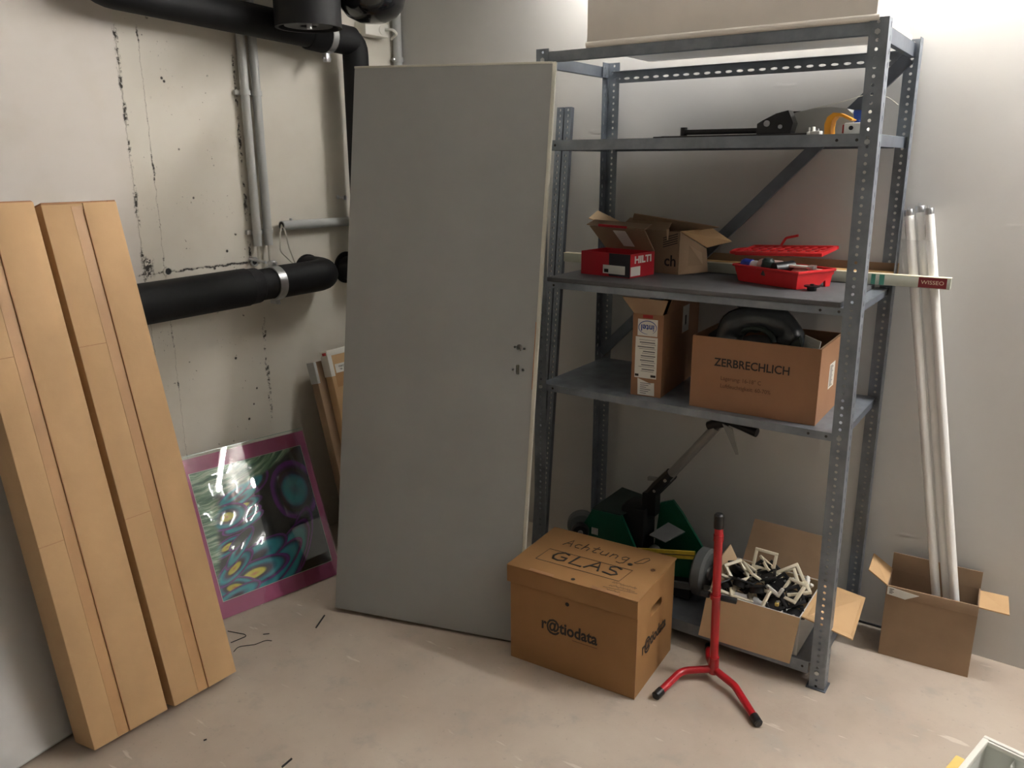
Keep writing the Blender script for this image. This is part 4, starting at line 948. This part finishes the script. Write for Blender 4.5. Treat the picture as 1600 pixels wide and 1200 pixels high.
S = thing('red_stand', 'red tubular stand with black end caps on the floor in front of the shelf', 'stand', (1.918, -.652, 0))
pole = MB().path([(0, 0, .030), (-.018, .006, .562)], .0135, 18).build('pole', RED, S)
MB().path([(-.0178, .006, .535), (-.0190, .006, .578), (-.0190, .006, .583)], [.0155, .0155, .011], 18).build('end_cap', BLACKPL, S)
MB().path([(-.0155, .005, .492), (-.0160, .005, .513)], .0155, 18).build('pole_sleeve', RED, S)
cb = MB().path([(-.0095, .003, .292), (-.0099, .003, .305)], .0185, 20).build('clamp_collar', RED, S)
MB().cyl((.006, .004, .300), (.055, .012, .300), .010, 12, bev=.002).build('clamp_knob', BLACKPL, cb)
MB().cyl((-.03, .0, .300), (-.06, .0, .298), .011, 12, bev=.002).build('clamp_knob', BLACKPL, cb)
MB().path([(0, 0, .026), (-.001, 0, .085)], .0165, 18).build('pole_base', RED, S)
for (fx, fy, bx_, by_) in ((-.106, -.196, -.085, -.06), (.196, -.138, .085, -.035), (-.075, .145, -.04, .06)):
    MB().path(fillet([(0, 0, .040), (bx_, by_, .032), (fx, fy, .0135)], .06), .0120, 16).build('leg', RED, S)
    d = (V((fx, fy, .0135))-V((bx_, by_, .032))).normalized(); e = V((fx, fy, .0142))
    MB().path([e-d*.022, e+d*.008, e+d*.012], [.0140, .0140, .010], 16).build('foot_cap', BLACKPL, S)

R_ = thing('open_carton', 'open cardboard carton by the back wall holding three fluorescent tubes', 'carton', (2.325, -.182, 0), .085)
w_, d_, h_ = .272, .135, .262
open_box(MB(), 0, w_, 0, d_, 0, h_, .004).build('carton_body', CARD_GREY, R_)
MB().box(0, w_, -.003, .0, h_-.036, h_+.001, .001).build('front_fold', CARD_GREY, R_)
MB().slab([(.0, d_-.002, h_), (w_, d_-.002, h_), (w_, d_+.0, h_+.058), (.0, d_+.0, h_+.062)], .004).build('flap', CARD_GREY, R_)
MB().slab([(0, .0, h_), (0, d_, h_), (-.062, d_-.01, h_+.045), (-.062, .01, h_+.035)], .004).build('flap', CARD, R_)
MB().slab([(w_, .0, h_-.004), (w_, d_-.02, h_), (w_+.08, d_-.02, h_+.0), (w_+.085, .012, h_-.012)], .004).build('flap', CARD, R_)
lb = MB().slab([(.004, -.0035, h_-.03), (.06, -.0035, h_-.036), (.10, -.0035, h_-.012), (.004, -.0035, h_-.002)], .001).build('torn_label', PAPER, R_)
m = MB()
for k in range(4): m.box(.010, .024-(k % 2)*.004, -.0046, -.0040, h_-.010-k*.005, h_-.008-k*.005)
m.build('label_print', INK, lb, smooth=False)
# three tubes
for (bx_, by_, tx, ty, tz, lab) in ((2.505, -.108, 2.226, -.045, 1.492, 'used fluorescent tube leaning left of the three in the carton by the wall'),
                               (2.536, -.092, 2.255, -.030, 1.503, 'used fluorescent tube in the middle of the three in the carton by the wall'),
                               (2.562, -.112, 2.284, -.048, 1.498, 'used fluorescent tube rightmost of the three in the carton by the wall')):
    a = V((bx_, by_, .022)); b_ = V((tx, ty, tz)); d = (b_-a).normalized(); q = d.to_track_quat('Z', 'Y').to_matrix().to_4x4(); q.translation = a; L = (b_-a).length
    t = thing('fluorescent_tube', lab, 'tube', mat=q, group='fluorescent tubes in the carton')
    MB().cyl((0, 0, .02), (0, 0, L-.02), .0138, 20).build('glass_tube', TUBEWHITE, t)
    for (z0, z1) in ((0, .02), (L-.02, L)): MB().cyl((0, 0, z0), (0, 0, z1), .0142, 20, bev=.001).build('end_cap', ZINC, t)
    for s in (-1, 1): MB().cyl((s*.006, 0, L), (s*.006, 0, L+.009), .0014, 8).build('contact_pin', ZINC, t)
    if 'middle' not in lab:
        f_ = frame((.0005, -.0141, L-.07), (0, 0, -1), (1, 0, 0)) if 'left' in lab else frame((-.002, -.0141, L-.09), (0, 0, -1), (1, 0, 0))
        MB().box(-.005, .006, -.0143, -.0136, L-.088, L-.050).build('printed_mark', PAPER, t)
        text('printed_letters', 'LF 58W', .010, f_, INK, t)
# film wound round the tubes near the top
m = MB(); NS = 40
ax0 = V((2.265, -.060, 1.40)); ax1 = V((2.285, -.062, 1.27))
for k in range(9):
    q = k/8; c = ax0.lerp(ax1, q)
    for i in range(NS):
        an = 2*PI*i/NS; rr = 1+.05*math.sin(5*an+k*1.7)+.03*math.sin(9*an-k)
        m.v.append(c+V((.047*math.cos(an)*rr, .026*math.sin(an)*rr, .0)))
for k in range(8):
    for i in range(NS): m.f.append([k*NS+i, k*NS+(i+1) % NS, (k+1)*NS+(i+1) % NS, (k+1)*NS+i])
o = m.build('plastic_wrap', FILM); tag(o, 'clear plastic film wound round the tops of the three fluorescent tubes', 'film')

# crate at the bottom right
C_ = thing('white_crate', 'open white plastic crate with a yellow handle in the near right corner', 'crate', (2.688, -.890, 0), -.22)
cw, cd, ch = .42, .36, .30
m = MB(); m.box(.008, cw-.008, -cd+.008, -.008, .17, .174).box(.006, cw-.006, -.010, -.006, .0, ch-.01).box(.006, cw-.006, -cd+.006, -cd+.010, .0, ch-.01).box(.006, .010, -cd+.01, -.01, 0, ch-.01).box(cw-.010, cw-.006, -cd+.01, -.01, 0, ch-.01)  # crate floor is an added false bottom, raised to brighten the inside
m.build('crate_walls', LOUVRE, C_, smooth=False)
MB().box(0, cw, -.012, 0, ch-.016, ch, .003).box(0, cw, -cd, -cd+.012, ch-.016, ch, .003).box(0, .014, -cd+.012, -.012, ch-.016, ch, .003).box(cw-.014, cw, -cd+.012, -.012, ch-.016, ch, .003).build('crate_rim', WHITEPL, C_)
MB().box(.012, cw-.012, -.0185, -.013, ch-.014, ch-.003, .001).build('inner_rim', WHITEPL, C_)
for k in range(3):
    MB().prism([(.05+k*.12, -.012, .176), (.09+k*.12, -.012, .176), (.072+k*.12, -.012, ch-.02)], (0, -.03, 0)).build('wall_rib', LOUVRE, C_, smooth=False)
MB().box(-.022, .0, -.20, -.115, ch-.035, ch-.006, .004).build('side_handle', YELLOWPL, C_)

# bits on the floor
def offcut(label, pts, r, name='cable_offcut', cat='cable'):
    o = MB().path(fillet([V((x, y, r)) for x, y in pts], .03, 4), r, 8).build(name, RUBBER); tag(o, label, cat); return o
offcut('black cable offcut bent in a hairpin on the floor beside the right tall carton', [(0.373, -1.403), (0.442, -1.38), (0.456, -1.385), (0.445, -1.442)], .0016)
offcut('long thin black wire offcut on the floor below the mounted print', [(0.5, -1.47), (0.486, -1.442), (0.524, -1.4), (0.534, -1.359), (0.554, -1.35)], .0013)
offcut('very short black wire bit between the two longer offcuts', [(0.495, -1.342), (0.51, -1.326)], .0016)
offcut('black plastic sliver on the floor in front of the grey door', [(0.619, -1.203), (0.581, -1.129)], .0030, 'plastic_sliver', 'sliver')
offcut('black sliver lying nearest the viewer on the open floor', [(1.089, -1.737), (1.085, -1.7)], .0030, 'plastic_sliver', 'sliver')
offcut('tiny black crumb on the floor right of the tall cartons', [(0.812, -1.8), (0.815, -1.792)], .0022, 'plastic_sliver', 'sliver')
t = thing('floor_cable', 'thin black cable lying along the foot of the back wall behind the shelf', 'cable', (0, 0, 0))
MB().path([(1.15+k*.1, -.012+.003*math.sin(k*1.7), .005) for k in range(14)], .004, 8).build('cable_sheath', RUBBER, t)
MB().cyl((2.45, -.012, .005), (2.462, -.012, .005), .0055, 8).build('cable_end', ZINC, t)
